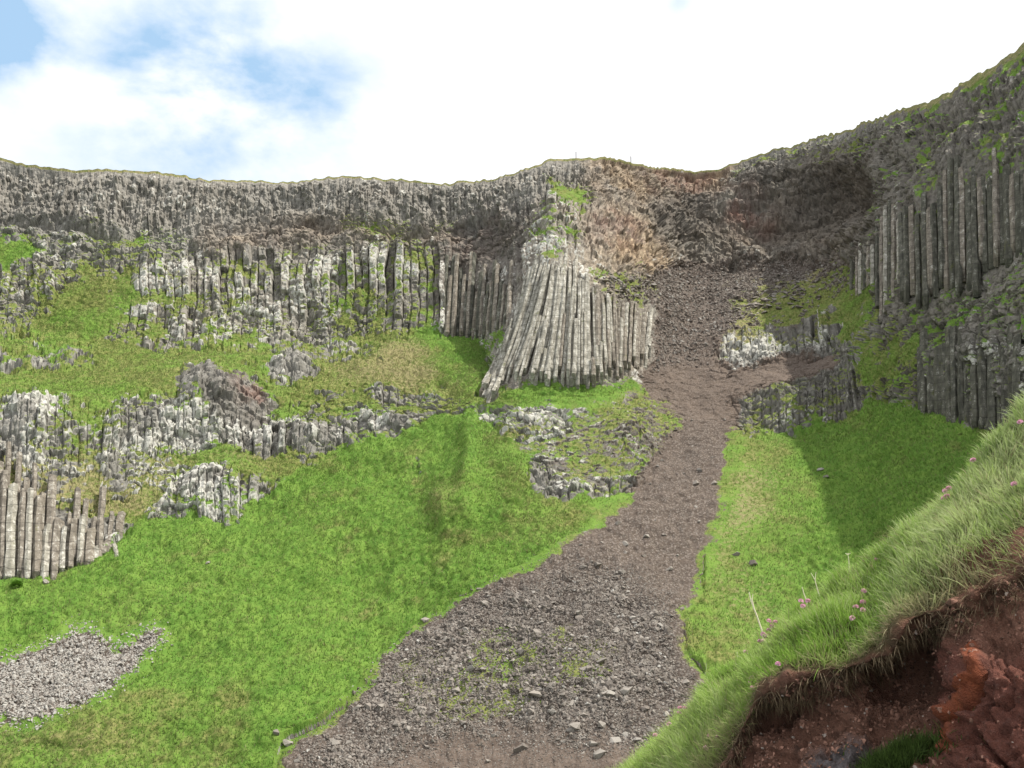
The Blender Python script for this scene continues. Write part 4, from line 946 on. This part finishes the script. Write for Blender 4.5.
def stalk(pts, rad, label, fork=None, head=False):
    b_ = on_bank(pts[0][0], pts[0][1]+8)+Vector((0, -.05, 0)); root = bpy.data.objects.new('dry_stalk', None); C.objects.link(root); root.location = b_; tag(root, label, 'dry stalk')
    conv = lambda P_: [Vector(unproj(np.array([float(a)]), np.array([float(c)]), np.array([b_.y]))[0])-b_ for a, c in P_]
    o = bpy.data.objects.new('stem', tube([Vector((0, 0, 0))]+conv(pts), rad, taper=.5)); o.data.materials.append(M_STRAW); C.objects.link(o); o.parent = root
    if fork:
        o = bpy.data.objects.new('branch', tube(conv(fork), rad*.8, taper=.4)); o.data.materials.append(M_STRAW); C.objects.link(o); o.parent = root
    if head:
        pt = conv(pts)[-1]
        for k in range(6):
            an = k*1.05; o = bpy.data.objects.new('seed_ray', tube([pt, pt+Vector((math.cos(an)*.012, math.sin(an)*.012, .008))], .0008)); o.data.materials.append(M_STRAW); C.objects.link(o); o.parent = root
stalk([(763, 634), (757, 616), (751, 601), (749, 592)], .0042, 'tallest bleached dry stalk, forked at its tip, above the thrift clump', fork=[(754, 609), (752, 599), (753, 594)])
stalk([(807, 602), (804, 594), (802, 587)], .003, 'short bleached dry stalk leaning over the small thrift bunch')
stalk([(817, 588), (815, 580), (811, 573)], .0025, 'forked dry stalk on the crest right of the small thrift bunch', fork=[(815, 580), (816, 572)])
stalk([(849, 572), (849, 562), (848, 555)], .0022, 'dry stalk carrying a flat seed head on the crest', head=True)
stalk([(737, 665), (738, 658), (737, 652)], .0022, 'thin short dry stalk on the crest left of the single thrift flower')
# path under the camera and the sea far below
gm_ = flat_mat('path_gravel', (.2, .17, .13))
px_ = np.linspace(-2.5, 3, 40); py_ = np.linspace(-9, 2.2, 70); GXX, GYY = np.meshgrid(px_, py_)
GZ = -1.62+.03*fbm(GXX*2, GYY*2, GXX*0, 3, 501)-.9*np.maximum(0, -1-GXX)**1.3
iV = np.arange(GXX.size).reshape(GXX.shape)
tag(mesh_np('path', np.stack([GXX, GYY, GZ], -1).reshape(-1, 3), quads=np.stack([iV[:-1, :-1], iV[:-1, 1:], iV[1:, 1:], iV[1:, :-1]], -1).reshape(-1, 4), mat=gm_), kind='structure')
msea, tsea, bsea = newmat('sea_water'); bsea.inputs['Base Color'].default_value = (.03, .08, .1, 1); bsea.inputs['Roughness'].default_value = .15; bsea.inputs['Specular IOR Level'].default_value = .5
ws = noise(tsea, .3, 6, .6); bps = N(tsea, 'ShaderNodeBump'); bps.inputs['Strength'].default_value = .4; tsea.links.new(ws, bps.inputs['Height']); tsea.links.new(bps.outputs[0], bsea.inputs['Normal'])
tag(mesh_np('sea', np.array([(-20000, -20000, -45), (20000, -20000, -45), (20000, 20000, -45), (-20000, 20000, -45.)]), quads=np.array([[0, 1, 2, 3]]), mat=msea), kind='structure')
# two fence posts on the skyline
for (x_, lb) in ((576, 'tiny left fence post on the skyline above the column fan'), (631, 'tiny right fence post on the skyline where the rim dips')):
    j = int(np.searchsorted(ux, x_)); p = Vector(P1[nface+1, j])
    V = []; hs = .05
    for (z_, k_) in ((-.4, 1), (1.15, 1), (1.22, .4)): V += [(a*hs*k_, b*hs*k_, z_) for a, b in ((-1, -1), (1, -1), (1, 1), (-1, 1))]
    Fq = [(a*4+b, a*4+(b+1) % 4, a*4+4+(b+1) % 4, a*4+4+b) for a in (0, 1) for b in range(4)]+[(8, 9, 10, 11)]
    me = bpy.data.meshes.new('fence_post'); me.from_pydata(V, [], Fq); me.materials.append(M_POST); me.update()
    o = bpy.data.objects.new('fence_post', me); C.objects.link(o); o.location = p; tag(o, lb, 'fence post')
# gorse-green bush in the lower left grass
p = on_face(17, 590)[1]; n = 900; d = rng.normal(size=(n, 3)); d /= np.linalg.norm(d, axis=1, keepdims=True); d[:, 2] = np.abs(d[:, 2])
bb = np.array(p)+d*(.2+.25*rng.random((n, 1)))
o = blades('bush', bb-np.array(p), d, .1+.08*rng.random(n), .06+.03*rng.random(n), np.array([.1, .22, .02])*(.6+.7*rng.random((n, 1))), label='small round green bush in the grass at the left edge', cat='bush'); o.location = p
